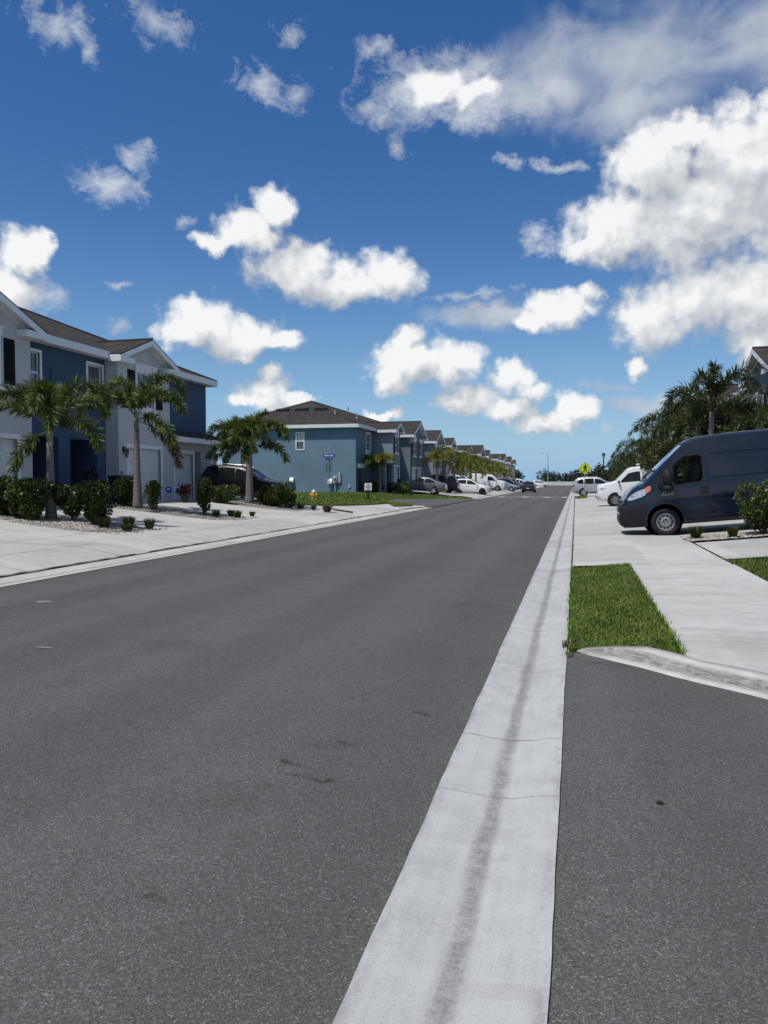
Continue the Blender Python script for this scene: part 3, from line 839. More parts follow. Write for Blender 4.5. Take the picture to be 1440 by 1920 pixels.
# pebbles on the planted strips
def pebbles(name, areas, count, r0, r1, seed):
    rng = np.random.default_rng(seed)
    bm = bmesh.new(); bmesh.ops.create_icosphere(bm, subdivisions=1, radius=1.0)
    bv = np.array([v.co[:] for v in bm.verts]); bf = np.array([[v.index for v in f.verts] for f in bm.faces]); bm.free()
    V = []; F = []; k = 0
    for _ in range(count):
        x0, x1, y0, y1 = areas[rng.integers(len(areas))]
        x = rng.uniform(min(x0, x1), max(x0, x1)); y = rng.uniform(y0, y1); r = rng.uniform(r0, r1)
        s = np.array([r*rng.uniform(.8, 1.5), r*rng.uniform(.8, 1.5), r*rng.uniform(.5, .9)])
        v = bv*(1 + rng.uniform(-.18, .18, bv.shape))*s
        a = rng.uniform(0, 6.28); c, d = math.cos(a), math.sin(a)
        v = np.stack([v[:, 0]*c - v[:, 1]*d + x, v[:, 0]*d + v[:, 1]*c + y, v[:, 2] + gz(x) + 0.05], 1)
        V.append(v); F.append(bf + k); k += len(bv)
    o = np_mesh(name, np.concatenate(V), np.concatenate(F), M_STONE)
    return tag(o, kind='stuff')
pebbles('gravel', [(a+0.4, b, c-0.12, d+0.12) for a, b, c, d in BEDS] + [(-11.6, -13.9, 15.8, 18.2)]*2, 5200, 0.010, 0.026, 3)
pebbles('gravel', [(2.55, 7, 18.3, 19.9)], 1500, 0.010, 0.028, 4)

# grass of the verges: single blades
def blades(name, pts_fn, count, h0, h1, seed, mat=None, dz=0.0, w0=0.004):
    rng = np.random.default_rng(seed)
    P_ = pts_fn(rng, count)
    n = len(P_); x, y = P_[:, 0], P_[:, 1]
    z = np.interp(x, PX, PZ) + dz
    h = rng.uniform(h0, h1, n)*rng.choice([0.7, 1.0, 1.25], n); a = rng.uniform(0, 6.283, n)
    lean = rng.uniform(0.15, 0.95, n)*h; wd = rng.uniform(0.7, 1.5, n)*w0
    ca, sa = np.cos(a), np.sin(a)
    V = np.zeros((n, 5, 3)); b = np.stack([x, y, z], 1)
    side = np.stack([-sa, ca, np.zeros(n)], 1)*wd[:, None]; out = np.stack([ca, sa, np.zeros(n)], 1)
    V[:, 0] = b - side; V[:, 1] = b + side
    mid = b + out*(lean*0.32)[:, None]; mid[:, 2] += h*0.62
    V[:, 2] = mid + side*0.8; V[:, 3] = mid - side*0.8
    tip = b + out*lean[:, None]; tip[:, 2] += h*np.clip(1.05 - lean/h*0.35, .5, 1); V[:, 4] = tip
    i0 = np.arange(n)*5
    T = np.concatenate([np.stack([i0, i0+1, i0+2], 1), np.stack([i0, i0+2, i0+3], 1), np.stack([i0+3, i0+2, i0+4], 1)])
    tn = np.clip(rng.normal(0.42, 0.16, n) + (rng.random(n) < 0.07)*0.5 + 0.16*np.sin(x*7.1+1.3*np.sin(y*2.3))*np.sin(y*3.7+x*2), 0, 1)
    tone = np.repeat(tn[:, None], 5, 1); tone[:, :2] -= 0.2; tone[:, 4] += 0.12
    o = np_mesh(name, V.reshape(-1, 3), T, mat or M_GRASS, attr=np.clip(tone, 0, 1).ravel())
    return tag(o, kind='stuff')
def in_verge(rng, n):
    y = 6.5 + (SY - 6.4)*rng.random(n)**1.25; x = rng.uniform(-0.04, 0.90, n)
    far = SY - 0.4 + 0.72*np.clip(x, 0, 1)
    yk = np.interp(x, [p[0] for p in KT[:8]], [p[1]-0.03 for p in KT[:8]])
    k = (y < far) & (y > yk + 0.03)
    return np.stack([x, y], 1)[k]
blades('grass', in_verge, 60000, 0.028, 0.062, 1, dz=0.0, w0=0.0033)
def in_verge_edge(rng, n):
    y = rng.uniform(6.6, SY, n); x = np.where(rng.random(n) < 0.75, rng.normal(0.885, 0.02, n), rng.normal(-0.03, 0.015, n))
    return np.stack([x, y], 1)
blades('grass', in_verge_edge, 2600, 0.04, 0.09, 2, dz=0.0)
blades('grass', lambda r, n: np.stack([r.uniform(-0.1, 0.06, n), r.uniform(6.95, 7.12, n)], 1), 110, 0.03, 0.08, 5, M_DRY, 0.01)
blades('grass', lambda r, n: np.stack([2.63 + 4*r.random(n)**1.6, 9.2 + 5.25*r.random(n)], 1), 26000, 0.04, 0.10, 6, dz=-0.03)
patch('verge_soil', M_SOIL, [(2.62, 5.5), (40, 5.5), (40, 14.4), (2.62, 14.4)], -0.02)
def in_poly(poly):
    P_ = np.array(poly)
    def fn(rng, n):
        x = rng.uniform(P_[:, 0].min(), P_[:, 0].max(), n); y = rng.uniform(P_[:, 1].min(), P_[:, 1].max(), n)
        ins = np.zeros(n, bool); j = len(P_)-1
        for i in range(len(P_)):
            c = ((P_[i, 1] > y) != (P_[j, 1] > y)) & (x < (P_[j, 0]-P_[i, 0])*(y-P_[i, 1])/(P_[j, 1]-P_[i, 1]+1e-9) + P_[i, 0]); ins ^= c; j = i
        return np.stack([x, y], 1)[ins]
    return fn
blades('grass', in_poly(lawn_near), 26000, 0.05, 0.12, 8, dz=0.04, w0=0.012)
blades('grass', in_poly([(-10.32, 41.26), (-10.19, 42.94), (-9.16, 42.81), (-9.1, 41.64), (-9.49, 39.14)]), 6000, 0.05, 0.10, 9, dz=0.04, w0=0.012)
blades('grass', in_poly([(-14.38, 36.73), (-12.98, 42.92), (-12.22, 47.7), (-11.44, 52.56), (-9.92, 56.98), (-8.94, 66.24), (-10.02, 65.78), (-12.31, 62.75), (-14.06, 58.32), (-16.82, 56.81), (-20.81, 53.17)]), 60000, 0.06, 0.13, 10, dz=-0.06, w0=0.016)
blades('grass', lambda r, n: np.stack([r.uniform(0.1, 1.0, n), r.uniform(66.2, 73, n)], 1), 5000, 0.06, 0.14, 11, dz=0.0, w0=0.014)
patch('verge_soil', M_SOIL, [(0.05, 66), (0.98, 66), (0.98, 73.2), (0.05, 73.2)], 0.03)

# ------------------------------------------------------------------ town houses
PITCH = 0.415
class House:
    """a row of town houses. s runs along the street (world y), o outwards from the main front, z up."""
    def __init__(h, name, label, Xb, sgn, Y0, Y1, zp, ze, D, walls, cat='town house'):
        h.Xb, h.sgn, h.Y0, h.Y1, h.zp, h.ze, h.D, h.m = Xb, sgn, Y0, Y1, zp, ze, D, walls
        h.org = Vector((Xb, (Y0+Y1)/2, zp))
        h.root = empty(name, h.org, 0, label, cat, 'rows of town houses')
    def mb(h): return MB(h.org)
    def P(h, o, s, z): return (h.Xb + h.sgn*o, s, z)
    def box(h, mb, o0, o1, s0, s1, z0, z1): mb.box(h.Xb + h.sgn*o0, h.Xb + h.sgn*o1, s0, s1, z0, z1)
    def front(h, mb, o, s0, s1, z0, z1, holes):
        """a wall face at o with holes (a0,a1,b0,b1,depth) and their reveals"""
        S = sorted({s0, s1, *[v for q in holes for v in q[:2]]}); Z = sorted({z0, z1, *[v for q in holes for v in q[2:4]]})
        S = [v for v in S if s0 <= v <= s1]; Z = [v for v in Z if z0 <= v <= z1]
        for a, b in zip(S, S[1:]):
            for c, d in zip(Z, Z[1:]):
                if any(q[0] <= (a+b)/2 <= q[1] and q[2] <= (c+d)/2 <= q[3] for q in holes): continue
                mb.poly([h.P(o, a, c), h.P(o, b, c), h.P(o, b, d), h.P(o, a, d)])
        for a, b, c, d, dep in holes:
            i = o - dep
            mb.poly([h.P(o, a, c), h.P(i, a, c), h.P(i, a, d), h.P(o, a, d)])
            mb.poly([h.P(o, b, c), h.P(i, b, c), h.P(i, b, d), h.P(o, b, d)])
            mb.poly([h.P(o, a, d), h.P(i, a, d), h.P(i, b, d), h.P(o, b, d)])
            mb.poly([h.P(o, a, c), h.P(i, a, c), h.P(i, b, c), h.P(o, b, c)])
    def window(h, o, a, b, c, d, trim=0.10, head=False, rail=0.5, grid=(2, 2), blind=0.0, sill=True, both=False):
        """white-framed sash window in a hole of the wall at o"""
        t_ = trim
        fr = h.mb()
        for (s0, s1, z0, z1) in ((a-t_, a, c-t_, d+t_), (b, b+t_, c-t_, d+t_), (a, b, d, d+t_), (a, b, c-t_, c)):
            h.box(fr, o-0.06, o+0.035, s0, s1, z0, z1)
        f = 0.05
        for (s0, s1, z0, z1) in ((a, a+f, c, d), (b-f, b, c, d), (a+f, b-f, d-f, d), (a+f, b-f, c, c+f), (a+f, b-f, c+(d-c)*rail-0.035, c+(d-c)*rail+0.035)):
            h.box(fr, o-0.09, o-0.045, s0, s1, z0, z1)
        w = fr.build('window', M_WHITE, h.root)
        g = h.mb(); h.box(g, o-0.11, o-0.085, a+0.01, b-0.01, c+0.01, d-0.01); g.build('pane', M_GLASS, w)
        if blind:
            k = h.mb(); h.box(k, o-0.083, o-0.075, a+f, b-f, d-f-(d-c)*blind, d-f); k.build('blind', M_BLIND, w)
        if grid:
            k = h.mb(); zr = c+(d-c)*rail
            for i in range(1, grid[0]+1):
                x = a+(b-a)*i/(grid[0]+1); h.box(k, o-0.084, o-0.066, x-0.012, x+0.012, zr+0.035, d-f)
            for i in range(1, grid[1]+1):
                z = zr+(d-zr)*i/(grid[1]+1); h.box(k, o-0.083, o-0.067, a+f, b-f, z-0.012, z+0.012)
            k.build('glazing_bar', M_BAR, w)
        if head:
            k = h.mb(); h.box(k, o+0.004, o+0.06, a-t_-0.05, b+t_+0.05, d+t_, d+t_+0.2)
            h.box(k, o+0.004, o+0.10, a-t_-0.1, b+t_+0.1, d+t_+0.2, d+t_+0.27)
            h.box(k, o+0.06, o+0.09, (a+b)/2-0.09, (a+b)/2+0.09, d+t_-0.04, d+t_+0.2)
            k.build('header_trim', M_WHITE, w)
        if sill:
            k = h.mb(); h.box(k, o+0.004, o+0.09, a-t_-0.06, b+t_+0.06, c-t_-0.09, c-t_); k.build('sill', M_WHITE, w)
        return w
    def shutter(h, o, a, b, c, d):
        m = h.mb(); h.box(m, o+0.004, o+0.04, a, b, c, d)
        n = 12
        for i in range(n):
            z = c + 0.06 + (d-c-0.12)*i/n; h.box(m, o+0.04, o+0.055, a+0.06, b-0.06, z, z+(d-c-0.12)/n*0.6)
        m.build('shutter', M_SHUTTER, h.root)
    def garage(h, o, a, b, c, d, trim=True):
        """panelled garage door set into a hole of depth .18"""
        m = h.mb(); n = 4; H_ = (d-c)/n
        for i in range(n):
            h.box(m, o-0.16, o-0.12, a+0.01, b-0.01, c+H_*i+0.008, c+H_*(i+1)-0.008)
            for k in range(4):
                w = (b-a)/4; h.box(m, o-0.12, o-0.108, a+w*k+0.09, a+w*(k+1)-0.09, c+H_*i+0.09, c+H_*(i+1)-0.09)
        h.box(m, o-0.17, o-0.155, a, b, c, d)
        g = m.build('garage_door', M_GARAGE, h.root)
        k = h.mb(); h.box(k, o-0.108, o-0.085, (a+b)/2-0.1, (a+b)/2+0.1, c+0.16, c+0.19); k.build('handle', M_BLACK, g)
        if trim:
            k = h.mb()
            for (s0, s1, z0, z1) in ((a-0.14, a, c, d+0.16), (b, b+0.14, c, d+0.16), (a, b, d, d+0.16)): h.box(k, o-0.05, o+0.03, s0, s1, z0, z1)
            k.build('trim', M_WHITE, g)
    def lamp(h, o, s, z):
        m = h.mb(); h.box(m, o+0.004, o+0.03, s-0.06, s+0.06, z-0.02, z+0.2); m.tube([h.P(o+0.02, s, z+0.12), h.P(o+0.12, s, z+0.2), h.P(o+0.16, s, z+0.12)], 0.012, 6)
        x, y, zz = h.P(o+0.16, s, z)
        m.lathe([(0.02, 0.14), (0.11, 0.10), (0.11, 0.085)], (x, y, z), n=8); m.lathe([(0.03, -0.24), (0.055, -0.22), (0.055, -0.20)], (x, y, z), n=8)
        for i in range(4):
            a = i*math.pi/2+.78; m.tube([(x+0.095*math.cos(a), y+0.095*math.sin(a), z+0.09), (x+0.055*math.cos(a), y+0.055*math.sin(a), z-0.2)], 0.008, 4)
        l = m.build('wall_lamp', M_BLACK, h.root)
        g = h.mb(); g.lathe([(0.045, -0.19), (0.085, 0.08)], (x, y, z), n=8); g.build('lamp_glass', M_GLASS, l)
    def door(h, o, a, b, c, d):
        m = h.mb(); h.box(m, o, o+0.05, a, b, c, d)
        for (z0, z1) in ((0.2, 0.9), (1.05, 1.9)):
            for k in (0, 1):
                w = (b-a)/2; h.box(m, o+0.05, o+0.065, a+w*k+0.1, a+w*(k+1)-0.1, c+z0, c+min(z1, d-c-0.1))
        x = m.build('door', M_DOOR, h.root)
        k = h.mb(); k.ball(h.P(o+0.10, b-0.09, c+1.0), 0.035); k.build('handle', M_CHROME, x)
    def rbar(h, mb, p, q, w, hgt, off):
        """a white board lying from p to q (o,s,z), w wide outward, hgt tall, hanging below the line"""
        p = Vector(h.P(*p)); q = Vector(h.P(*q))
        u = Vector((h.sgn*1.0, 0, 0))*w
        z = Vector((0, 0, hgt))
        mb.add([p, q, q-z, p-z, p+u, q+u, q+u-z, p+u-z], [(0,1,2,3), (4,7,6,5), (0,4,5,1), (1,5,6,2), (2,6,7,3), (3,7,4,0)])
    def hip_roof(h, ov=0.42, vents=()):
        s0, s1, d, z = h.Y0-ov, h.Y1+ov, h.D+ov, h.ze+0.26
        hh = (h.D+2*ov)/2; zr = z + PITCH*hh; oc = ov-hh
        A, B, C, Dp = h.P(ov, s0, z), h.P(ov, s1, z), h.P(-d, s1, z), h.P(-d, s0, z)
        E, F = h.P(oc, s0+hh, zr), h.P(oc, s1-hh, zr)
        m = h.mb(); m.add([A, B, C, Dp, E, F], [(0, 1, 5, 4), (1, 2, 5), (2, 3, 4, 5), (3, 0, 4)])
        # ridge and hip caps
        for a, b in ((E, F), (A, E), (B, F), (Dp, E), (C, F)):
            m.tube([Vector(a)+Vector((0, 0, 0.01)), Vector(b)+Vector((0, 0, 0.01))], 0.06, 6)
        r = m.build('roof', M_SHINGLE, h.root)
        f = h.mb()
        h.box(f, ov-0.03, ov+0.02, s0, s1, z-0.26, z+0.012); h.box(f, -d-0.02, -d+0.03, s0, s1, z-0.26, z+0.012)
        h.box(f, -d+0.03, ov-0.03, s0-0.02, s0+0.03, z-0.26, z+0.010); h.box(f, -d+0.03, ov-0.03, s1-0.03, s1+0.02, z-0.26, z+0.010)
        h.box(f, -d+0.03, ov-0.03, s0+0.03, s1-0.03, z-0.25, z-0.22)
        f.build('fascia', M_WHITE, h.root)
        for (ds, dn, kind) in vents:      # along the near hip slope: fraction across, distance up the slope
            o = ov - (h.D+2*ov)*ds; s = s0+dn; zz = z+PITCH*dn
            v = h.mb()
            if kind == 'box':
                x0, y0, z0 = h.P(o, s, zz)
                v.add([(x0-0.55, y0-0.30, z0-0.10), (x0+0.55, y0-0.30, z0-0.10), (x0+0.55, y0-0.3, z0+0.09), (x0-0.55, y0-0.3, z0+0.09), (x0-0.5, y0+0.35, z0+0.22), (x0+0.5, y0+0.35, z0+0.22), (x0+0.5, y0+0.35, z0+.05), (x0-.5, y0+.35, z0+.05)],
                      [(0, 1, 2, 3), (3, 2, 5, 4), (1, 6, 5, 2), (0, 3, 4, 7), (4, 5, 6, 7)])
                v.build('vent', M_PLASTIC, r)
            else:
                x0, y0, z0 = h.P(o, s, zz)
                v.lathe([(0.09, -0.1), (0.055, 0.0), (0.055, 0.33)], (x0, y0, z0), n=8); v.build('vent_pipe', M_GALV, r)
    def block(h, a, b, p, gable_mat, holes, ov=0.36, zu=0.05, z_base=None, name='bay_wall'):
        """a forward block with a gable over it"""
        zb = h.zp if z_base is None else z_base
        ze = h.ze + zu; c = (a+b)/2; rise = PITCH*(b-a)/2
        m = h.mb()
        h.front(m, p, a, b, zb-0.3 if z_base is None else zb, ze+0.02, holes)
        for s in (a, b): m.poly([h.P(-0.2, s, zb-0.3), h.P(p, s, zb-0.3), h.P(p, s, ze+0.25), h.P(-0.2, s, ze+0.25)])
        m.poly([h.P(p, a, ze+0.02), h.P(p, b, ze+0.02), h.P(p, b, ze+0.26), h.P(p, c, ze+0.26+rise), h.P(p, a, ze+0.26)])
        w = m.build(name, gable_mat, h.root, fix=False)
        z = ze + 0.26; hw = (b-a)/2 + ov; ztop = z + PITCH*(b-a)/2; zlow = z - PITCH*ov
        back = -(ztop - (h.ze+0.26) + 0.2)/PITCH - 0.4
        m = h.mb(); po = p+0.38
        th = 0.05
        for sg in (-1, 1):
            q = [(po, c, ztop), (po, c+sg*hw, zlow), (back, c+sg*hw, zlow), (back, c, ztop)]
            m.poly([h.P(o, s, zz+0.02) for o, s, zz in q]); m.poly([h.P(o, s, zz+0.02-th) for o, s, zz in q])
            e = [q[0], q[1]]
            m.poly([h.P(po, c, ztop+0.02), h.P(po, c+sg*hw, zlow+0.02), h.P(po, c+sg*hw, zlow+0.02-th), h.P(po, c, ztop+0.02-th)])
        m.tube([Vector(h.P(po, c, ztop+0.03)), Vector(h.P(back, c, ztop+0.03))], 0.05, 6)
        m.build('gable_roof', M_SHINGLE, h.root, fix=False)
        f = h.mb()
        for sg in (-1, 1):       # rake boards, their soffits, side eaves and boxed returns
            h.rbar(f, (po-0.04, c, ztop-0.03), (po-0.04, c+sg*hw, zlow-0.03), 0.05, 0.22, 0)
            h.rbar(f, (p+0.003, c, ztop-0.10), (p+0.003, c+sg*(hw-0.02), zlow-0.10), po-p-0.045, 0.03, 0)
            h.rbar(f, (p+0.004, c, ztop-0.13), (p+0.004, c+sg*(b-a)/2, ztop-0.13-PITCH*(b-a)/2), 0.03, 0.14, 0)
            s_in, s_out = c+sg*(b-a)/2, c+sg*hw
            lo, hi = sorted((s_in, s_out))
            h.box(f, 0.43, po-0.05 if p > 0.4 else po-0.05, lo, hi, zlow-0.25, zlow-0.012)
            r0, r1 = sorted((c+sg*(hw+0.004), c+sg*((b-a)/2-0.62)))
            h.box(f, p+0.006, po+0.012, r0, r1, zlow-0.27, zlow-0.055)
        f.build('eave_trim', M_WHITE, h.root)
        return w
    def pent(h, a, b, p, zw, zo, ov=0.3, side=True):
        """a lean-to roof against the front"""
        m = h.mb(); th = 0.04
        m.poly([h.P(0, a-ov, zw), h.P(0, b+ov, zw), h.P(p, b+ov, zo), h.P(p, a-ov, zo)])
        m.poly([h.P(0, a-ov, zw-0.12), h.P(0, b+ov, zw-0.12), h.P(p, b+ov, zo-0.12), h.P(p, a-ov, zo-0.12)])
        m.build('pent_roof', M_SHINGLE, h.root)
        f = h.mb(); h.box(f, p-0.02, p+0.03, a-ov, b+ov, zo-0.22, zo+0.012)
        for s in (a-ov, b+ov-0.04): h.rbar(f, (0.01, s, zw-0.005), (p-0.02, s, zo+0.01), 0.0001, 0.2, 0)
        for s0, s1 in ((a-ov-0.03, a-ov+0.01), (b+ov-0.01, b+ov+0.03)):
            f.prism([h.P(0.003, s0, zw+0.01), h.P(p-0.02, s0, zo+0.01), h.P(p-0.02, s0, zo-0.2), h.P(0.003, s0, zw-0.2)], (0, s1-s0, 0))
        f.build('fascia', M_WHITE, h.root)
    def body(h, holes, side_holes=(), far=True):
        """main walls: front with its holes, plain back and ends"""
        m = h.mb(); zb = h.zp-0.4; zt = h.ze+0.04
        h.front(m, 0, h.Y0, h.Y1, zb, zt, holes)
        q = [(-h.D, h.Y0), (-h.D, h.Y1)]
        m.poly([h.P(-h.D, h.Y0, zb), h.P(-h.D, h.Y1, zb), h.P(-h.D, h.Y1, zt), h.P(-h.D, h.Y0, zt)])
        m.poly([h.P(0, h.Y1, zb), h.P(-h.D, h.Y1, zb), h.P(-h.D, h.Y1, zt), h.P(0, h.Y1, zt)])
        O = sorted({0, -h.D, *[v for q in side_holes for v in q[:2]]}); Z = sorted({zb, zt, *[v for q in side_holes for v in q[2:4]]})
        for a, b in zip(O, O[1:]):
            for c, d in zip(Z, Z[1:]):
                if any(q[0] <= (a+b)/2 <= q[1] and q[2] <= (c+d)/2 <= q[3] for q in side_holes): continue
                m.poly([h.P(a, h.Y0, c), h.P(b, h.Y0, c), h.P(b, h.Y0, d), h.P(a, h.Y0, d)])
        return m.build('wall', h.m, h.root, fix=False)
    def dark_back(h, holes):
        """the back walls of the entry recesses"""
        for a, b, c, d, dep in holes:
            if dep > 0.5:
                m = h.mb(); h.box(m, -dep-0.06, -dep, a-0.02, b+0.02, c-0.02, d+0.02); m.build('entry_wall', h.m, h.root)

# --- the near row on the left: dark blue with pale grey gabled blocks
h1 = House('townhouse_row', 'dark blue two-storey town house row with pale grey gabled bays behind the nearest palms', -18.08, 1, 8.0, 34.4, 0.68, 6.32, 11.6, M_BLUE)
ent = [(21.75, 23.25, 0.68, 3.12, 3.2), (23.9, 25.5, 0.68, 3.12, 3.2)]
wins = [(21.55, 22.33, 4.65, 6.0, 0.12), (24.98, 25.86, 4.62, 6.02, 0.12), (30.0, 30.5, 4.45, 5.95, 0.12), (12.3, 13.3, 4.6, 6.0, .12)]
dent = [(9.6, 11.0, .68, 3.1, 2.0), (12.0, 13.4, .68, 3.1, 2.0)]
h1.body(ent + wins + dent); h1.dark_back(ent + dent)
for q in wins: h1.window(0, *q[:4], grid=(2, 2), rail=0.48)
h1.door(-3.2, 22.05, 22.95, 0.68, 2.72); h1.door(-3.2, 24.3, 25.2, 0.68, 2.72)
h1.hip_roof()
p1_ = 0.58
for (a, b, gs, wn, sh, lp) in ((17.1, 21.2, (18.05, 20.5), (18.45, 19.75), ((17.75, 18.2), (20.0, 20.45)), 20.98), (26.06, 29.92, (26.72, 29.12), (27.38, 28.62), ((26.72, 27.2), (28.8, 29.28)), 26.36)):
    hl = [(gs[0], gs[1], 0.68, 2.90, 0.18), (wn[0], wn[1], 4.62, 6.02, 0.12)]
    h1.block(a, b, p1_, M_GREY, hl)
    h1.garage(p1_, gs[0], gs[1], 0.68, 2.90)
    h1.window(p1_, wn[0], wn[1], 4.62, 6.02, head=True, rail=0.46, grid=(3, 2))
    for q in sh: h1.shutter(p1_, q[0], q[1], 4.62, 6.06)
    h1.lamp(p1_, lp, 2.72)
# lower lean-to with the last garage
low = [(30.35, 31.95, 0.68, 2.80, 0.18), (32.1, 32.75, 0.68, 2.95, 0.55)]
m_ = h1.mb(); h1.front(m_, p1_-0.004, 29.925, 34.38, 0.3, 3.38, low)
m_.poly([h1.P(0, 34.38, .3), h1.P(p1_-0.004, 34.38, .3), h1.P(p1_-0.004, 34.38, 3.38), h1.P(0, 34.38, 3.38)])
m_.build('bay_wall', M_GREY, h1.root, fix=False)
h1.garage(p1_-0.004, 30.35, 31.95, 0.68, 2.80)
m_ = h1.mb(); h1.box(m_, 0.005, 0.03, 32.1, 32.75, 0.68, 2.95); m_.build('entry_wall', M_BLUE, h1.root)
m_ = h1.mb(); h1.box(m_, p1_, p1_+0.05, 33.62, 33.82, 0.68, 3.0); m_.build('corner_trim', M_WHITE, h1.root)
h1.pent(30.15, 34.5, 1.02, 3.92, 3.52)
h1.lamp(p1_, 34.05, 2.75)
m_ = h1.mb(); h1.box(m_, p1_+0.004, p1_+0.12, 26.12, 26.30, 1.55, 1.95); m_.build('meter_box', M_UTIL, h1.root)
m_ = h1.mb(); h1.box(m_, p1_+0.005, p1_+0.03, 29.32, 29.9, 1.05, 1.12); m_.build('band_trim', M_WHITE, h1.root)
m_ = h1.mb(); m_.tube([h1.P(0.03, 22.9, 3.2), h1.P(0.03, 22.9, 5.5)], 0.035, 6); m_.build('downpipe', M_BLUE, h1.root)

# --- the second row, blue grey, its plain side wall facing the corner lawn
def far_row(name, label, Xb, Y0, Y1, blocks, wins, mats, pents=(), D=11.6, p=1.72, vents=(), sgn=1, zp=0.68, ze=5.80):
    h = House(name, label, Xb, sgn, Y0, Y1, zp, ze, D, mats[0])
    hl = [(a, b, c, d, 0.12) for a, b, c, d in wins]
    h.body(hl, [(-4.99, -4.39, 4.13, 5.42)] if vents else [])
    for q in wins: h.window(0, *q, trim=0.13, grid=(1, 2))
    h.hip_roof(0.35, vents)
    for (a, b, gar, wn, k) in blocks:
        mat = mats[1 + k % (len(mats)-1)]
        hs_ = [(a_, b_, zp, zp+2.1, 0.18) for a_, b_ in gar] + [(a_, b_, 4.05, 5.35, 0.12) for a_, b_ in wn]
        h.block(a, b, p, mat, hs_, zu=0.04)
        for a_, b_ in gar: h.garage(p, a_, b_, zp, zp+2.1)
        for a_, b_ in wn:
            h.window(p, a_, b_, 4.05, 5.35, head=True, grid=(1, 2))
            h.shutter(p, a_-0.5, a_-0.13, 4.05, 5.38); h.shutter(p, b_+0.13, b_+0.5, 4.05, 5.38)
    for (a, b, q, zw, zo) in pents: h.pent(a, b, q, zw, zo)
    return h
h2 = far_row('townhouse_row', 'blue grey town house row with a plain side wall facing the corner lawn', -16.92, 57.0, 97.0,
    [(62.35, 65.1, [(62.95, 64.6)], [(63.25, 64.2)], 0), (69.5, 75.9, [(70.2, 72.4), (73.1, 75.3)], [(70.7, 71.9), (73.7, 74.9)], 1), (81.2, 86.8, [(81.8, 83.9), (84.3, 86.3)], [(82.2, 83.2), (84.8, 85.8)], 0), (91.6, 95.6, [(92.4, 94.8)], [(93, 94.2)], 1)],
    [(60.05, 61.25, 4.1, 5.5), (66.3, 67.5, 4.0, 5.4), (78, 79.2, 4.0, 5.4), (89, 90.2, 4.0, 5.4)], [M_SLATE, M_MIDGREY, M_DARKGREY], pents=[(59.9, 62.3, 1.9, 4.0, 3.3)],
    vents=[(0.36, 3.75, 'box'), (0.5, 3.75, 'box'), (0.64, 3.75, 'box'), (0.22, 2.4, 'pipe'), (0.235, 2.75, 'pipe'), (0.15, 3.2, 'pipe'), (0.74, 2.9, 'pipe'), (0.05, 1.6, 'pipe')])
# its side wall again in a lighter tone: grazing sun put into the colour
m_ = h2.mb(); z0_, z1_ = 0.3, 5.83
for (a, b, c, d) in ((-11.6, -4.99, z0_, z1_), (-4.39, 0.0, z0_, z1_), (-4.99, -4.39, z0_, 4.13), (-4.99, -4.39, 5.42, z1_)):
    m_.poly([h2.P(a, 56.995, c), h2.P(b, 56.995, c), h2.P(b, 56.995, d), h2.P(a, 56.995, d)])
m_.build('side_wall', M_BLUEGREY, h2.root, fix=False)
# side window, hoods and meter boxes
def side_window(h, o0, o1, z0, z1):
    m = h.mb(); y = h.Y0
    for (a, b, c, d) in ((o0-0.09, o0, z0-0.09, z1+0.09), (o1, o1+0.09, z0-0.09, z1+0.09), (o0, o1, z1, z1+0.09), (o0, o1, z0-0.09, z0), (o0, o1, (z0+z1)/2-0.04, (z0+z1)/2+0.04)):
        m.box(h.Xb+h.sgn*a, h.Xb+h.sgn*b, y-0.035, y+0.08, c, d)
    w = m.build('window', M_WHITE, h.root)
    g = h.mb(); g.box(h.Xb+h.sgn*o0, h.Xb+h.sgn*o1, y+0.09, y+0.11, z0, z1); g.build('pane', M_GLASS, w)
    k = h.mb(); k.box(h.Xb+h.sgn*o0, h.Xb+h.sgn*o1, y+0.075, y+0.085, (z0+z1)/2+0.04, z1); k.build('blind', M_BLIND, w)
side_window(h2, -4.99, -4.39, 4.13, 5.42)
for x, z in ((-22.3, 1.62), (-19.02, 1.52)):
    m_ = h2.mb(); m_.prism([(x-0.16, 56.98, z-0.18), (x-0.16, 56.98, z+0.22), (x-0.16, 56.86, z+0.2), (x-0.16, 56.74, z-0.02), (x-0.16, 56.74, z-0.18)], (0.32, 0, 0)); m_.build('vent_hood', M_WHITE, h2.root)
m_ = h2.mb(); m_.box(-18.78, -18.42, 56.80, 56.99, 1.38, 1.95); m_.box(-18.36, -18.16, 56.88, 56.99, 1.42, 2.25); m_.tube([(-18.6, 56.9, 1.38), (-18.6, 56.9, 0.55)], 0.05, 8)
mb_ = m_.build('meter_box', M_UTIL, h2.root)
m_ = h2.mb(); m_.lathe([(0.10, 0), (0.10, -0.1), (0.06, -0.13)], (-18.6, 56.79, 1.78), 'y', 12); m_.build('dial', M_GALV, mb_)
m_ = h2.mb(); m_.box(-17.55, -17.35, 56.94, 56.99, 1.0, 1.25); m_.build('outlet_box', M_UTIL, h2.root)
m_ = h2.mb(); h2.box(m_, 0.02, 0.25, 57.3, 58.9, 2.62, 2.95); m_.build('awning', M_WHITE, h2.root)
m_ = h2.mb(); h2.box(m_, 0.004, 0.06, 57.5, 58.6, 0.68, 2.45); m_.build('door', M_DOOR, h2.root)
m_ = h2.mb()
for s in (59.95, 62.2): h2.box(m_, 1.45, 1.75, s-0.15, s+0.15, 0.5, 3.25)
h2.box(m_, 1.45, 1.75, 60.1, 62.05, 2.95, 3.25); m_.build('porch_frame', M_MIDGREY, h2.root)

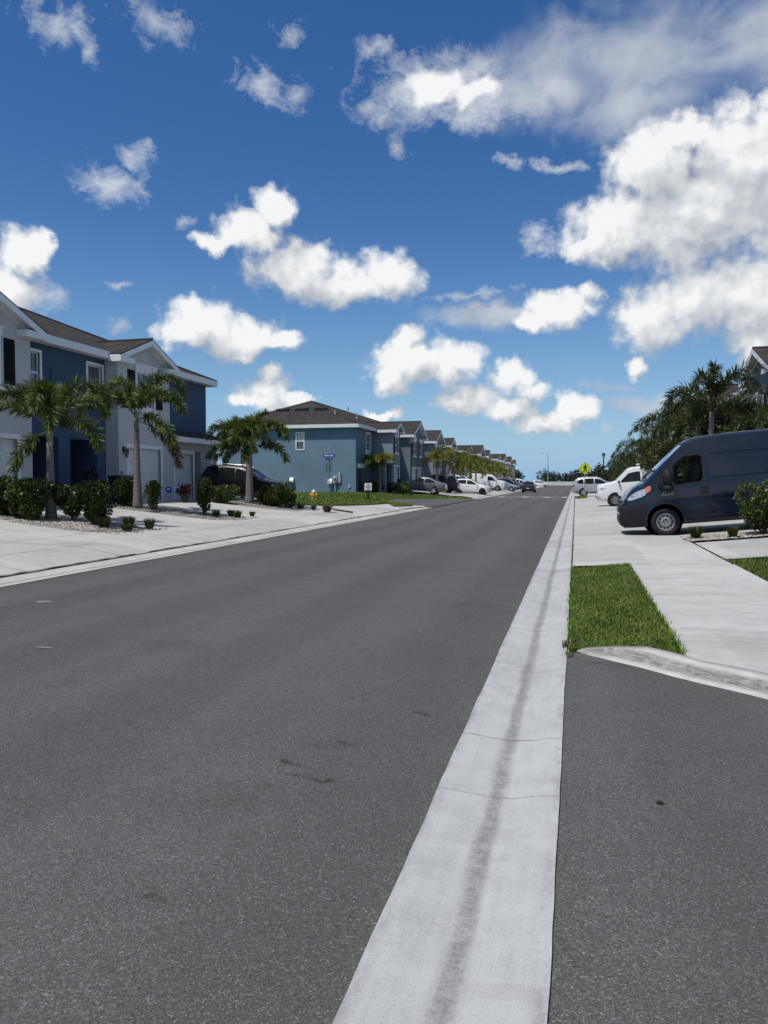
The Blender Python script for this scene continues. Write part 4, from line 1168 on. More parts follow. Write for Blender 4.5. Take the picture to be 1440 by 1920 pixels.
far_row('townhouse_row', 'grey town house row beyond the blue grey one, above the white box van', -16.92, 104.0, 140.0,
    [(108, 111, [(108.4, 110.6)], [(109, 110)], 0), (121, 127.5, [(121.6, 123.8), (124.4, 126.8)], [(122, 123.2), (125, 126.2)], 1), (132, 136.5, [(132.8, 135.4)], [(133.4, 134.8)], 0)],
    [(105.5, 106.7, 4.0, 5.4), (116, 117.2, 4.0, 5.4), (129.5, 130.6, 4, 5.4)], [M_LIGHTGREY, M_MIDGREY, M_DARKGREY])
far_row('townhouse_row', 'pale grey town house row farthest up the street on the left', -16.92, 147.0, 200.0,
    [(150, 154, [(150.6, 153.2)], [(151, 152.4)], 1), (162, 168.5, [(162.6, 164.8), (165.4, 167.8)], [(163, 164.2), (166, 167.2)], 0), (178, 184, [(179, 182)], [(179.6, 181)], 0), (192, 196, [(193, 195)], [(193.4, 194.6)], 0)],
    [(157, 158.2, 4.0, 5.4), (172, 173.2, 4, 5.4), (187, 188.2, 4, 5.4)], [M_MIDGREY, M_LIGHTGREY, M_LIGHTGREY])
# --- right-hand row, mostly behind its palms
hr = far_row('townhouse_row', 'grey gabled town house behind the palms above the navy van', 8.9, 27.0, 62.0,
    [(34.4, 39.2, [(35.4, 38.2)], [(36.2, 37.4)], 0), (47, 51, [(47.8, 50.2)], [(48.4, 49.6)], 0), (57, 61, [(57.8, 60.2)], [(58.4, 59.6)], 0)],
    [(31, 32.2, 4, 5.4), (43, 44.2, 4, 5.4)], [M_MIDGREY, M_DARKGREY], p=0.9, sgn=-1, zp=0.5, ze=6.2)
far_row('townhouse_row', 'town house row farther along behind the right-hand palms', 11.2, 72.0, 112.0,
    [(78, 82, [(78.8, 81.2)], [(79.4, 80.6)], 0), (95, 99, [(95.8, 98.2)], [(96.4, 97.6)], 0)],
    [(75, 76.2, 4, 5.4), (88, 89.2, 4, 5.4)], [M_SLATE, M_MIDGREY], p=0.9, sgn=-1, zp=0.5, ze=5.4)

# ------------------------------------------------------------------ vehicles (built nose along +x, wheels on z = 0)
def cutters_from(body_mesh_obj, cyls):
    """carve wheel wells with a boolean, keep only the result"""
    cu = MB()
    for (x, y0, y1, z, r) in cyls:
        cu.lathe([(r, y0), (r, y1)], (x, 0, z), 'y', 28)
    c = cu.build('cut', M_PLASTIC)
    md = body_mesh_obj.modifiers.new('b', 'BOOLEAN'); md.object = c; md.operation = 'DIFFERENCE'; md.solver = 'EXACT'
    bpy.context.view_layer.update()
    dg = bpy.context.evaluated_depsgraph_get()
    me = bpy.data.meshes.new_from_object(body_mesh_obj.evaluated_get(dg))
    body_mesh_obj.modifiers.clear(); old = body_mesh_obj.data; body_mesh_obj.data = me
    bpy.data.meshes.remove(old); bpy.data.objects.remove(c)

class Car:
    def __init__(s, top, bot, belt, halfw, tumble=0.25, crown=0.03):
        s.top, s.bot, s.belt, s.hw, s.tum, s.cr = [np.array(q, float) for q in (top, bot, belt, halfw)] + [tumble, crown]
        for q in ('top', 'bot', 'belt', 'hw'):
            a = getattr(s, q); setattr(s, q, a[np.argsort(a[:, 0])])
    def f(s, q, x): a = getattr(s, q); return float(np.interp(x, a[:, 0], a[:, 1]))
    def ring(s, x):
        z0, zb, zt, w = s.f('bot', x), s.f('belt', x), s.f('top', x), s.f('hw', x)
        zt = max(zt, z0+0.12); zb = min(zb, zt-0.035); h = zb-z0
        wr = max(0.2, 0.972*w - s.tum*max(0, zt-0.05-zb))
        return [(0, z0), (0.8*w, z0), (0.955*w, z0+0.16*h), (w, z0+0.40*h), (w, z0+0.68*h), (0.985*w, z0+0.86*h), (0.972*w, zb), (wr, max(zb+0.012, zt-0.055)), (wr*0.93, zt-0.012), (wr*0.70, zt+s.cr*0.55), (0, zt+s.cr)]
    def y(s, x, z):
        r = s.ring(x)[2:9]; zz = [p[1] for p in r]; yy = [p[0] for p in r]
        return float(np.interp(z, zz, yy))
    def ztop(s, x, y):
        r = s.ring(x)[7:][::-1]
        return float(np.interp(abs(y), [p[0] for p in r], [p[1] for p in r]))
    def body(s, xs, mat, parent, wells):
        m = MB(); n = None
        for x in xs:
            r = s.ring(x); full = r + [(-a, b) for a, b in r[-2:0:-1]]
            n = len(full); m.v += [(x, a, b) for a, b in full]
        for i in range(len(xs)-1):
            for k in range(n): m.f.append((i*n+k, i*n+(k+1) % n, (i+1)*n+(k+1) % n, (i+1)*n+k))
        m.f.append(tuple(range(n))); m.f.append(tuple(range((len(xs)-1)*n, len(xs)*n)))
        o = m.build('body', mat, None, smooth=True)
        if wells: cutters_from(o, wells)
        o.parent = parent
        bm = bmesh.new(); bm.from_mesh(o.data)
        for e in bm.edges:
            e.smooth = len(e.link_faces) != 2 or e.calc_face_angle(0) < 0.60
        for f_ in bm.faces: f_.smooth = True
        bm.to_mesh(o.data); bm.free()
        return o
    def side(s, name, mat, parent, cols, off=0.006, th=0.0, rows=4, sides=(-1, 1)):
        """panel lying on the flank; cols: (x, zlo, zhi)"""
        os_ = []
        for sg in sides:
            m = MB(); c = []
            for (x, a, b) in cols:
                for k in range(rows+1):
                    z = a+(b-a)*k/rows; c.append((x, sg*(s.y(x, z)+off), z))
            m.v = c; q = rows+1
            for i in range(len(cols)-1):
                for k in range(rows): m.f.append((i*q+k, i*q+k+1, (i+1)*q+k+1, (i+1)*q+k))
            rim = [i*q for i in range(len(cols))] + [(len(cols)-1)*q+k for k in range(1, q)] + [i*q+rows for i in range(len(cols)-2, -1, -1)] + [k for k in range(rows-1, 0, -1)]
            b0 = len(m.v); m.v += [(m.v[i][0], m.v[i][1]-sg*(off+0.012), m.v[i][2]) for i in rim]
            for i in range(len(rim)): m.f.append((rim[i], rim[(i+1) % len(rim)], b0+(i+1) % len(rim), b0+i))
            os_.append(m.build(name, mat, parent, smooth=False))
        return os_
    def over(s, name, mat, parent, rows_, off=0.006, n=8):
        """pane over the top surface (windscreens); rows_: (x, half width)"""
        m = MB()
        for (x, w) in rows_:
            for k in range(n+1):
                y = -w+2*w*k/n; m.v.append((x, y, s.ztop(x, y)+off))
        for i in range(len(rows_)-1):
            for k in range(n): m.f.append((i*(n+1)+k, i*(n+1)+k+1, (i+1)*(n+1)+k+1, (i+1)*(n+1)+k))
        return m.build(name, mat, parent, smooth=True)

def wheel(parent, x, y, r, w, style='spoke', seg=28):
    sg = 1 if y > 0 else -1
    m = MB(); ri = r*0.64
    m.lathe([(ri, -w*0.5), (r*0.86, -w*0.5), (r*0.97, -w*0.40), (r, -w*0.25), (r, w*0.25), (r*0.97, w*0.40), (r*0.86, w*0.5), (ri, w*0.5), (ri*0.97, w*0.3), (ri*0.9, -w*0.3), (0, -w*0.3)], (0, 0, 0), 'y', seg, False)
    t_ = m.build('wheel', M_RUBBER, parent, smooth=True); t_.location = (x, y, r)
    k = MB(); d = sg*w*0.5
    if style == 'steel':
        k.lathe([(ri*0.99, d*0.96), (ri*0.90, d*0.99), (ri*0.84, d*0.70), (ri*0.70, d*0.62), (ri*0.52, d*0.86), (ri*0.36, d*0.92), (ri*0.30, d*0.80), (0.0, d*0.80)], (0, 0, 0), 'y', seg, False)
        q = k.build('rim', M_STEEL, t_)
        hb = MB()
        for i in range(10):
            a = i*math.pi/5; hb.lathe([(ri*0.115, d*0.60), (ri*0.115, d*0.86), (0, d*0.86)], (ri*0.67*math.cos(a), 0, ri*0.67*math.sin(a)), 'y', 8)
        for i in range(5):
            a = i*math.pi*0.4+.3; hb.lathe([(ri*0.07, d*0.7), (ri*0.05, d*0.99), (0, d*0.99)], (ri*0.24*math.cos(a), 0, ri*0.24*math.sin(a)), 'y', 6)
        hb.build('rim_hole', M_BLACK, t_)
    else:
        k.lathe([(ri*1.0, d*0.98), (ri*0.92, d*1.0), (ri*0.86, d*0.7), (ri*0.86, d*0.45)], (0, 0, 0), 'y', seg, False)
        k.lathe([(ri*0.24, d*0.4), (ri*0.24, d*0.9), (ri*0.12, d*0.98), (0, d*0.98)], (0, 0, 0), 'y', 14)
        ns = 5 if style == 'spoke' else 10
        for i in range(ns):
            a = i*2*math.pi/ns; c, s_ = math.cos(a), math.sin(a); wd = ri*(0.13 if ns == 5 else 0.065)
            p = [(ri*0.18, -wd*1.1), (ri*0.90, -wd), (ri*0.90, wd), (ri*0.18, wd*1.1)]
            k.prism([(u*c-v*s_, d*0.70, u*s_+v*c) for u, v in p], (0, d*0.22, 0))
        k.build('rim', M_RIM if style != 'black' else M_BLACK, t_)
        h_ = MB(); h_.lathe([(ri*0.88, d*0.32), (0, d*0.32)], (0, 0, 0), 'y', 18, False); h_.build('brake_disc', M_BLACK, t_)
    return t_

def place(root, X, Y, rz, wb):
    """stand the car on the sloping ground"""
    dx, dy = math.cos(rz), math.sin(rz)
    zf, zr = gz(X+dx*wb/2)+0.03, gz(X-dx*wb/2)+0.03
    root.location = (X, Y, (zf+zr)/2); root.rotation_euler = (0, -math.atan2(zf-zr, wb), rz)

def arc_cols(x0, x1, n): return [x0+(x1-x0)*i/n for i in range(n+1)]

KIND = {
 # L, W, wheel radius, axle front x, axle rear x, top, belt, bottom, glass ...
 'suv': dict(W=0.92, r=0.36, wb=2.72, top=[(2.28, .62), (2.22, .88), (2.05, .99), (1.2, 1.11), (0.98, 1.16), (0.25, 1.62), (0.0, 1.69), (-0.9, 1.74), (-1.8, 1.68), (-2.0, 1.58), (-2.28, 1.12), (-2.34, .98), (-2.38, .60)],
   bot=[(2.3, .42), (2.1, .28), (1.7, .25), (-1.9, .25), (-2.2, .34), (-2.4, .46)], belt=[(2.3, .78), (1.2, 1.03), (-2.4, 1.16)], hw=[(2.3, .60), (2.2, .74), (1.9, .88), (1.2, .92), (-1.6, .92), (-2.15, .86), (-2.38, .74)],
   tum=0.30, ws=(0.94, 0.10), rw=(-2.02, -2.27), sidew=[[(0.80, 1.10, 1.13), (0.45, 1.10, 1.36), (0.12, 1.11, 1.53), (-0.28, 1.12, 1.60)], [(-0.36, 1.12, 1.605), (-0.8, 1.13, 1.625), (-1.22, 1.14, 1.61)], [(-1.30, 1.15, 1.605), (-1.6, 1.17, 1.57), (-1.85, 1.24, 1.47)]],
   head=(2.02, .84), tail=(-2.24, 1.0), doors=[(0.82, -0.32), (-0.34, -1.28)]),
 'sedan': dict(W=0.90, r=0.325, wb=2.70, top=[(2.28, .55), (2.24, .70), (2.0, .80), (1.0, .95), (0.85, .98), (0.0, 1.38), (-0.3, 1.43), (-0.8, 1.42), (-1.45, 1.20), (-1.75, 1.06), (-2.15, 1.03), (-2.26, .95), (-2.32, .58)],
   bot=[(2.3, .34), (2.1, .22), (1.7, .20), (-1.9, .20), (-2.2, .28), (-2.34, .42)], belt=[(2.3, .66), (1.0, .87), (-2.3, .98)], hw=[(2.3, .58), (2.2, .72), (1.9, .86), (1.2, .90), (-1.6, .90), (-2.15, .83), (-2.32, .72)],
   tum=0.38, ws=(0.82, 0.03), rw=(-0.98, -1.62), sidew=[[(0.62, .95, .98), (0.3, .95, 1.17), (0.0, .955, 1.29), (-0.36, .96, 1.33)], [(-0.44, .96, 1.33), (-0.8, .965, 1.31), (-1.15, .975, 1.22), (-1.42, 1.0, 1.08)]],
   head=(2.02, .68), tail=(-2.17, .86), doors=[(0.80, -0.40), (-0.42, -1.30)]),
 'hatch': dict(W=0.88, r=0.32, wb=2.55, top=[(2.02, .55), (1.98, .74), (1.8, .84), (1.05, 1.0), (0.9, 1.03), (0.1, 1.42), (-0.2, 1.49), (-1.1, 1.47), (-1.6, 1.38), (-1.95, 1.08), (-2.03, .9), (-2.06, .55)],
   bot=[(2.05, .34), (1.85, .22), (1.5, .20), (-1.7, .20), (-1.95, .28), (-2.08, .42)], belt=[(2.05, .68), (1.0, .90), (-2.05, 1.0)], hw=[(2.05, .58), (1.95, .72), (1.7, .84), (1.1, .88), (-1.4, .88), (-1.85, .81), (-2.06, .70)],
   tum=0.34, ws=(0.88, 0.10), rw=(-1.64, -1.96), sidew=[[(0.72, .97, 1.0), (0.35, .975, 1.21), (0.05, .98, 1.36), (-0.35, .985, 1.40)], [(-0.43, .99, 1.40), (-0.8, 1.0, 1.39), (-1.15, 1.01, 1.36), (-1.5, 1.06, 1.24)]],
   head=(1.80, .73), tail=(-1.94, .95), doors=[(0.80, -0.39), (-0.41, -1.22)]),
 'van': dict(W=0.98, r=0.36, wb=3.5, top=[(2.72, .62), (2.70, 1.14), (2.62, 1.25), (1.95, 1.34), (1.66, 1.41), (0.98, 2.03), (0.78, 2.09), (0.2, 2.10), (-2.5, 2.08), (-2.68, 2.0), (-2.74, .7)],
   bot=[(2.72, .42), (2.5, .34), (1.9, .30), (-2.4, .30), (-2.74, .42)], belt=[(2.72, 1.06), (1.7, 1.27), (-2.74, 1.30)], hw=[(2.74, .80), (2.6, .90), (2.2, .97), (1.6, .99), (-2.3, .99), (-2.6, .95), (-2.74, .90)],
   tum=0.17, ws=(1.66, 1.0), rw=(-2.69, -2.72), sidew=[[(1.40, 1.30, 1.40), (1.15, 1.30, 1.62), (0.98, 1.30, 1.78), (0.55, 1.30, 1.84), (0.36, 1.30, 1.84)]],
   head=(2.55, 1.0), tail=(-2.68, 1.0), doors=[(1.62, 0.22), (0.18, -1.1)]),
}
def make_car(kind, paint, label, cat, group=None, rim='spoke', glass=None, blackroof=False, name=None):
    k = KIND[kind]; glass = glass or M_CARGLASS
    root = empty(name or {'suv': 'parked_suv', 'sedan': 'parked_car', 'hatch': 'parked_car', 'van': 'parked_van'}[kind], (0, 0, 0), 0, label, cat, group)
    c = Car(k['top'], k['bot'], k['belt'], k['hw'], k['tum'])
    x1, x0 = k['top'][0][0], k['top'][-1][0]
    af, ar = k['wb']/2 + (0.03 if kind != 'van' else 0.02), -k['wb']/2 + (0.03 if kind != 'van' else 0.02)
    if kind == 'van': af, ar = 1.78, -1.72
    xs = sorted(set(list(np.linspace(x0, x1, 44)) + [p[0] for p in k['top']]))
    W = k['W']; r = k['r']; wz = r
    wells = [(a, s*(W+0.3), s*(W-0.26), wz+0.01, r*1.16) for a in (af, ar) for s in (-1, 1)]
    b = c.body(xs, paint, root, wells)
    for a in (af, ar):
        for s in (-1, 1):
            wheel(root, a, s*(W-0.125), r, 0.22, rim)
            m = MB(); m.lathe([(r*1.15, s*(W-0.255)), (0.02, s*(W-0.255))], (a, 0, wz), 'y', 20, False); m.build('wheel_well', M_BLACK, b)
    for cols in k['sidew']:
        fine = []
        for (p, q) in zip(cols, cols[1:]):
            for i in range(3): fine.append(tuple(p[j]+(q[j]-p[j])*i/3 for j in range(3)))
        fine.append(cols[-1])
        c.side('side_window', glass, root, fine, 0.006, rows=4)
    w0, w1 = k['ws']
    c.over('windscreen', glass, root, [(w0+(w1-w0)*i/6, (W*0.97 - c.tum*max(0, c.f('top', w0+(w1-w0)*i/6)-c.f('belt', w0)))*0.90) for i in range(7)], 0.008)
    w0, w1 = k['rw']
    c.over('rear_window', glass, root, [(w0+(w1-w0)*i/4, (W*0.95 - c.tum*max(0, c.f('top', w0+(w1-w0)*i/4)-c.f('belt', w0)))*0.84) for i in range(5)], 0.008)
    for (d0, d1) in k['doors']:
        zl = c.f('bot', 0)+0.12
        cols = [(d0+(d1-d0)*i/5-0.0, zl+(0.22 if (i in (0,) and abs(d0-af) < .75) or (i == 5 and abs(d1-ar) < 0.6) else 0), c.f('belt', d0+(d1-d0)*i/5)-0.02) for i in range(6)]
        for o, sg in zip(c.side('door', paint, root, cols, 0.007), (-1, 1)):
            zz = c.f('belt', d1)-0.17; m = MB(); x = d1+0.16
            y_ = c.y(x, zz)+0.012; m.box(x-0.1, x+0.1, sg*y_, sg*(y_+0.03), zz-0.014, zz+0.014); m.build('handle', paint, o)
    hx, hz = k['head']; tx, tz = k['tail']
    for s in (-1, 1):
        cols = [(hx-0.30, hz+0.05, hz+0.09), (hx-0.1, hz-0.02, hz+0.085), (hx+0.1, hz-0.06, hz+0.055), (hx+0.19, hz-0.06, hz+0.03)]
        c.side('headlight', M_HEADL, root, cols, 0.012, rows=3, sides=(s,))
        cols = [(tx+0.16, tz+0.0, tz+0.10), (tx+0.0, tz-0.08, tz+0.11), (tx-0.07, tz-0.10, tz+0.08)]
        c.side('tail_light', M_TAIL, root, cols, 0.012, rows=3, sides=(s,))
        m = MB(); x = k['doors'][0][0]-0.10; zb = c.f('belt', x)+0.07; y_ = c.y(x, zb)
        m.ball((x, s*(y_+0.13), zb), 0.1, 10, 6, (0.7, 1.1, 0.75)); m.box(x-0.03, x+0.03, s*(y_-0.02), s*(y_+0.1), zb-0.045, zb-0.01)
        m.build('mirror', paint if kind != 'van' else M_PLASTIC, root, smooth=False)
    m = MB(); e = x1
    m.box(e-0.10, e+0.018, -0.52, 0.52, c.f('bot', e-.05)+0.03, c.f('bot', e-.05)+0.19); m.build('grille', M_PLASTIC, root, bevel=0.015)
    m = MB(); m.box(x0-0.02, x0+0.12, -0.6, 0.6, c.f('bot', x0)-0.04, c.f('bot', x0)+0.1); m.build('rear_bumper', M_PLASTIC, root, bevel=0.02)
    m = MB(); m.box(x0-0.026, x0-0.02, -0.16, 0.16, c.f('bot', x0)+0.13, c.f('bot', x0)+0.24); m.build('number_plate', M_WHITE, root)
    if kind == 'suv':
        for s in (-1, 1):
            m = MB(); m.tube([(0.05, s*0.56, 1.70), (-0.1, s*0.58, 1.765), (-0.9, s*0.585, 1.80), (-1.7, s*0.57, 1.755), (-1.85, s*0.56, 1.69)], 0.018, 6); m.build('roof_rail', M_CHROME if rim != 'black' else M_BLACK, root)
    if kind in ('suv',):
        for s in (-1, 1):
            zl = c.f('bot', 0)
            cols = [(x, zl+0.02, zl+0.13) for x in np.linspace(af-0.5, ar+0.5, 6)]
            c.side('sill_trim', M_PLASTIC, root, cols, 0.010, rows=2, sides=(s,))
    return root, k['wb']

PAINTS = {n: make_paint(n+'_paint', c, m_, r_, k_) for n, c, m_, r_, k_ in (
    ('maroon', (0.012, 0.0035, 0.004), 0.0, 0.35, 0.25), ('grey', (0.16, 0.16, 0.17), 0.35, 0.35, 0.8), ('black', (0.006, 0.006, 0.007), 0.0, 0.3, 0.3), ('white', (0.74, 0.75, 0.76), 0, 0.4, 0.7),
    ('silver', (0.46, 0.47, 0.485), 0.45, 0.35, 0.7), ('bluesilver', (0.22, 0.30, 0.37), 0.3, 0.35, 0.8), ('dark', (0.035, 0.036, 0.042), 0.2, 0.35, 0.9), ('charcoal', (0.028, 0.026, 0.032), 0.1, 0.35, 0.4), ('navy', (0.0075, 0.0135, 0.029), 0.0, 0.18, 0.35), ('bronze', (0.06, 0.045, 0.03), 0.3, 0.35, 0.8))}
PARK = 'cars parked along the street'
lot = [
 ('suv', 'maroon', 'very dark red suv with chrome roof rails parked behind the thick-trunked palm', 'suv', -15.25, 33.0, 0, 'multi'),
 ('sedan', 'grey', 'dark grey sedan parked nose-in behind the black lamp post', 'car', -13.75, 67.2, math.pi, 'spoke'),
 ('suv', 'black', 'black suv parked nose-in between the grey sedan and a white hatchback', 'suv', -13.8, 74.6, math.pi, 'black'),
 ('hatch', 'white', 'white hatchback with black wheels parked nose-out at the end of the corner lawn', 'car', -10.62, 77.9, 0, 'black'),
 ('suv', 'white', 'white suv half hidden behind the white hatchback', 'suv', -11.9, 82.0, 0, 'spoke'),
 ('hatch', 'bluesilver', 'pale blue silver hatchback parked just past the white box van', 'car', -10.2, 108.5, 0, 'spoke'),
 ('sedan', 'dark', 'dark sedan beside the pale blue hatchback', 'car', -10.4, 113.5, 0, 'spoke'),
 ('suv', 'charcoal', 'charcoal suv parked before the distant lamp post', 'suv', -10.6, 121.5, 0, 'spoke'),
 ('suv', 'bronze', 'brownish black suv farthest along the shaded line of parked cars', 'suv', -10.7, 130.5, 0, 'spoke'),
 ('sedan', 'dark', 'dark sedan parked beyond the moving car', 'car', -9.9, 147.5, 0, 'spoke'),
 ('hatch', 'white', 'small white car parked alone nearest the far white wall', 'car', -8.6, 192.0, 0, 'spoke'),
 ('suv', 'white', 'white suv glimpsed behind the dark car that drives away', 'suv', -9.7, 138.5, 0, 'spoke'),
]
for kind, pt, lab, cat, X, Y, rz, rim in lot:
    rt, wb = make_car(kind, PAINTS[pt], lab, cat, PARK, rim); place(rt, X, Y, rz, wb)
    if pt == 'maroon': rt.scale = (0.91, 0.95, 0.95)
rt, wb = make_car('sedan', PAINTS['charcoal'], 'dark car driving away along the road in the distance', 'car', rim='spoke', name='moving_car')
rt.location = (-6.2, 104.5, 0.004); rt.rotation_euler = (0, 0, math.pi/2)
rt, wb = make_car('suv', PAINTS['silver'], 'silver suv parked nose-in beside the yellow crossing sign', 'suv', PARK, 'multi'); place(rt, 2.12, 74.2, 0, wb); rt.scale = (1.02, 1.02, 1.03)

def rack(root, mat, bars, zz, w, posts=True):
    m = MB()
    for x in bars:
        m.tube([(x, -w, zz), (x, w, zz)], 0.022, 6)
        for s in (-1, 1): m.tube([(x, s*w*0.96, zz-0.17), (x, s*w*0.96, zz)], 0.02, 6)
    for s in (-1, 1): m.tube([(bars[0]+0.1, s*w, zz+0.02), (bars[-1]-0.1, s*w, zz+0.02)], 0.022, 6)
    m.build('roof_rack', mat, root)
# white work van on the right, orange-racked box van on the left
rt, wb = make_car('van', PAINTS['white'], 'white cargo van with a roof rack parked behind the navy van', 'van', PARK, 'steel'); place(rt, 3.98, 44.6, math.pi, wb)
rack(rt, M_WHITE, [0.35, -0.5, -1.4, -2.3], 2.24, 0.72)
m_ = MB(); m_.box(2.66, 2.80, -0.92, 0.92, 0.50, 0.66); m_.build('front_bumper', M_CHROME, rt, bevel=0.03)
m_ = MB(); m_.box(2.66, 2.725, -0.55, 0.55, 0.80, 1.08); m_.build('chrome_grille', M_CHROME, rt, bevel=0.02)
rt, wb = make_car('van', PAINTS['white'], 'white box van carrying an orange ladder rack on its roof', 'van', PARK, 'steel'); place(rt, -11.9, 101.5, 0, wb)
rack(rt, plain('orange_rack', (0.55, 0.17, 0.05), 0.5), [0.6, -0.4, -1.4, -2.4], 2.36, 0.78)
m_ = MB()
for s in (-0.35, 0.35):
    for y in (-0.2, 0.2): m_.tube([(1.4, s+y, 2.43), (-2.6, s+y, 2.43)], 0.025, 5)
    for i in range(12): m_.tube([(1.3-i*0.34, s-0.2, 2.43), (1.3-i*0.34, s+0.2, 2.43)], 0.016, 5)
m_.build('ladder', plain('ladder_orange', (0.60, 0.20, 0.06), 0.5), rt)

# ---- the navy high-roof van
vn = empty('cargo_van', (0, 0, 0), 0, 'navy blue high-roof cargo van parked on the driveway at the right edge', 'van', PARK)
NAVY = PAINTS['navy']
vc = Car(top=[(1.08, .66), (1.05, .90), (0.96, 1.02), (0.88, 1.14), (0.76, 1.25), (0.60, 1.345), (0.47, 1.39), (0.13, 1.70), (-0.27, 2.06), (-0.67, 2.40), (-0.80, 2.455), (-1.0, 2.485), (-1.5, 2.505), (-4.2, 2.505), (-4.36, 2.46), (-4.42, 2.2)],
         bot=[(1.08, .42), (1.00, .30), (0.7, .27), (-0.4, .27), (-4.2, .28), (-4.42, .40)], belt=[(1.08, .86), (0.88, 1.02), (0.4, 1.22), (-0.2, 1.28), (-1.1, 1.33), (-4.4, 1.35)],
         halfw=[(1.085, .74), (1.02, .84), (0.85, .93), (0.5, 1.0), (0.0, 1.02), (-4.2, 1.025), (-4.42, .97)], tumble=0.115, crown=0.035)
xs = sorted(set(list(np.linspace(-4.42, 1.08, 62)) + [1.085, 1.06, 1.03, 0.99, .92, .84] + [float(p[0]) for p in vc.top]))
xs = [x for x in xs if x <= 1.08]
RW = 0.362
wl = [(a, s*1.3, s*0.74, RW+0.02, 0.455) for a in (0.0, -3.45) for s in (-1, 1)]
vb = vc.body(xs, NAVY, vn, wl)
for a in (0.0, -3.45):
    for s in (-1, 1):
        wheel(vn, a, s*0.895, RW, 0.215, 'steel', 36)
        m_ = MB(); m_.lathe([(0.452, s*0.745), (0.02, s*0.745)], (a, 0, RW+0.02), 'y', 24); m_.build('wheel_well', M_BLACK, vb)
        # flared lip over the wheel
        m_ = MB(); n = 18
        for i in range(n+1):
            an = math.pi*(-0.06 + 1.12*i/n)
            for rr, yo in ((0.452, -0.03), (0.452, 0.02), (0.485, 0.024), (0.53, 0.004)):
                x, z = a+rr*math.cos(an), RW+0.02+rr*math.sin(an)
                m_.v.append((x, s*(vc.y(x, max(z, .36))+yo), z))
        for i in range(n):
            for k in range(3): m_.f.append((i*4+k, i*4+k+1, (i+1)*4+k+1, (i+1)*4+k))
        m_.build('wheel_arch', NAVY if s > 0 else NAVY, vn, smooth=True)
# hollow out the cab and open its side windows
def carve(o, prisms):
    for pts, y0, y1 in prisms:
        c = MB(); c.prism([(x, y0, z) for x, z in pts], (0, y1-y0, 0)); c = c.build('cut', M_PLASTIC)
        md = o.modifiers.new('b', 'BOOLEAN'); md.object = c; md.operation = 'DIFFERENCE'; md.solver = 'EXACT'
        bpy.context.view_layer.update()
        me = bpy.data.meshes.new_from_object(o.evaluated_get(bpy.context.evaluated_depsgraph_get()))
        o.modifiers.clear(); o.data = me; bpy.data.objects.remove(c)
    bm = bmesh.new(); bm.from_mesh(o.data)
    for e in bm.edges: e.smooth = len(e.link_faces) != 2 or e.calc_face_angle(0) < 0.60
    for f_ in bm.faces: f_.smooth = True
    bm.to_mesh(o.data); bm.free()
RING = [((.05,1.30),(.19,1.262)), ((-.4,1.31),(-.4,1.255)), ((-.92,1.34),(-.98,1.285)), ((-.98,1.44),(-1.05,1.40)), ((-.98,1.97),(-1.05,2.02)), ((-.92,2.02),(-.97,2.08)), ((-.58,2.01),(-.56,2.065)), ((-.44,1.93),(-.40,1.99)), ((-.2,1.73),(-.14,1.785)), ((.05,1.50),(.10,1.56))]
carve(vb, [([(0.50, .72), (0.40, 1.12), (0.02, 1.50), (-0.45, 1.98), (-0.68, 2.2), (-1.15, 2.2), (-1.15, .72)], -0.84, 0.84), ([q[0] for q in RING], -1.3, 1.3)])
for s in (-1, 1):
    m_ = MB()
    m_.box(-0.92, -0.40, s*0.20, s*0.74, 0.95, 1.10); m_.prism([(-0.86, s*0.20, 1.10), (-0.70, s*0.20, 1.10), (-0.86, s*0.20, 1.78), (-1.0, s*0.20, 1.78)], (0, s*0.54, 0)); m_.prism([(-0.93, s*0.34, 1.80), (-0.85, s*0.34, 1.80), (-0.90, s*0.34, 2.02), (-0.99, s*0.34, 2.02)], (0, s*0.26, 0))
    m_.build('seat', plain('seat_cloth', (0.05, 0.05, 0.055), 0.9), vn, bevel=0.03)
m_ = MB(); m_.tube([(-0.12+0.05*math.sin(a), -0.45+0.2*math.cos(a), 1.34+0.2*math.sin(a)) for a in np.linspace(0, 2*math.pi, 17)], 0.018, 6); m_.build('steering_wheel', M_BLACK, vn)
def make_clear():
    m, t, b = newmat('clear_glass', 0.02, 0.5)
    b.inputs['Base Color'].default_value = (0.01, 0.012, 0.012, 1)
    tr = t.n.new('ShaderNodeBsdfTransparent'); tr.inputs[0].default_value = (0.72, 0.78, 0.76, 1)
    mx = t.n.new('ShaderNodeMixShader'); fr = t.n.new('ShaderNodeFresnel'); fr.inputs[0].default_value = 1.45
    t.l.new(t.math('ADD', fr.outputs[0], 0.06), mx.inputs[0]); t.l.new(tr.outputs[0], mx.inputs[1]); t.l.new(b.outputs[0], mx.inputs[2])
    t.l.new(mx.outputs[0], t.n['Material Output'].inputs[0])
    return m
M_CLEAR = make_clear()
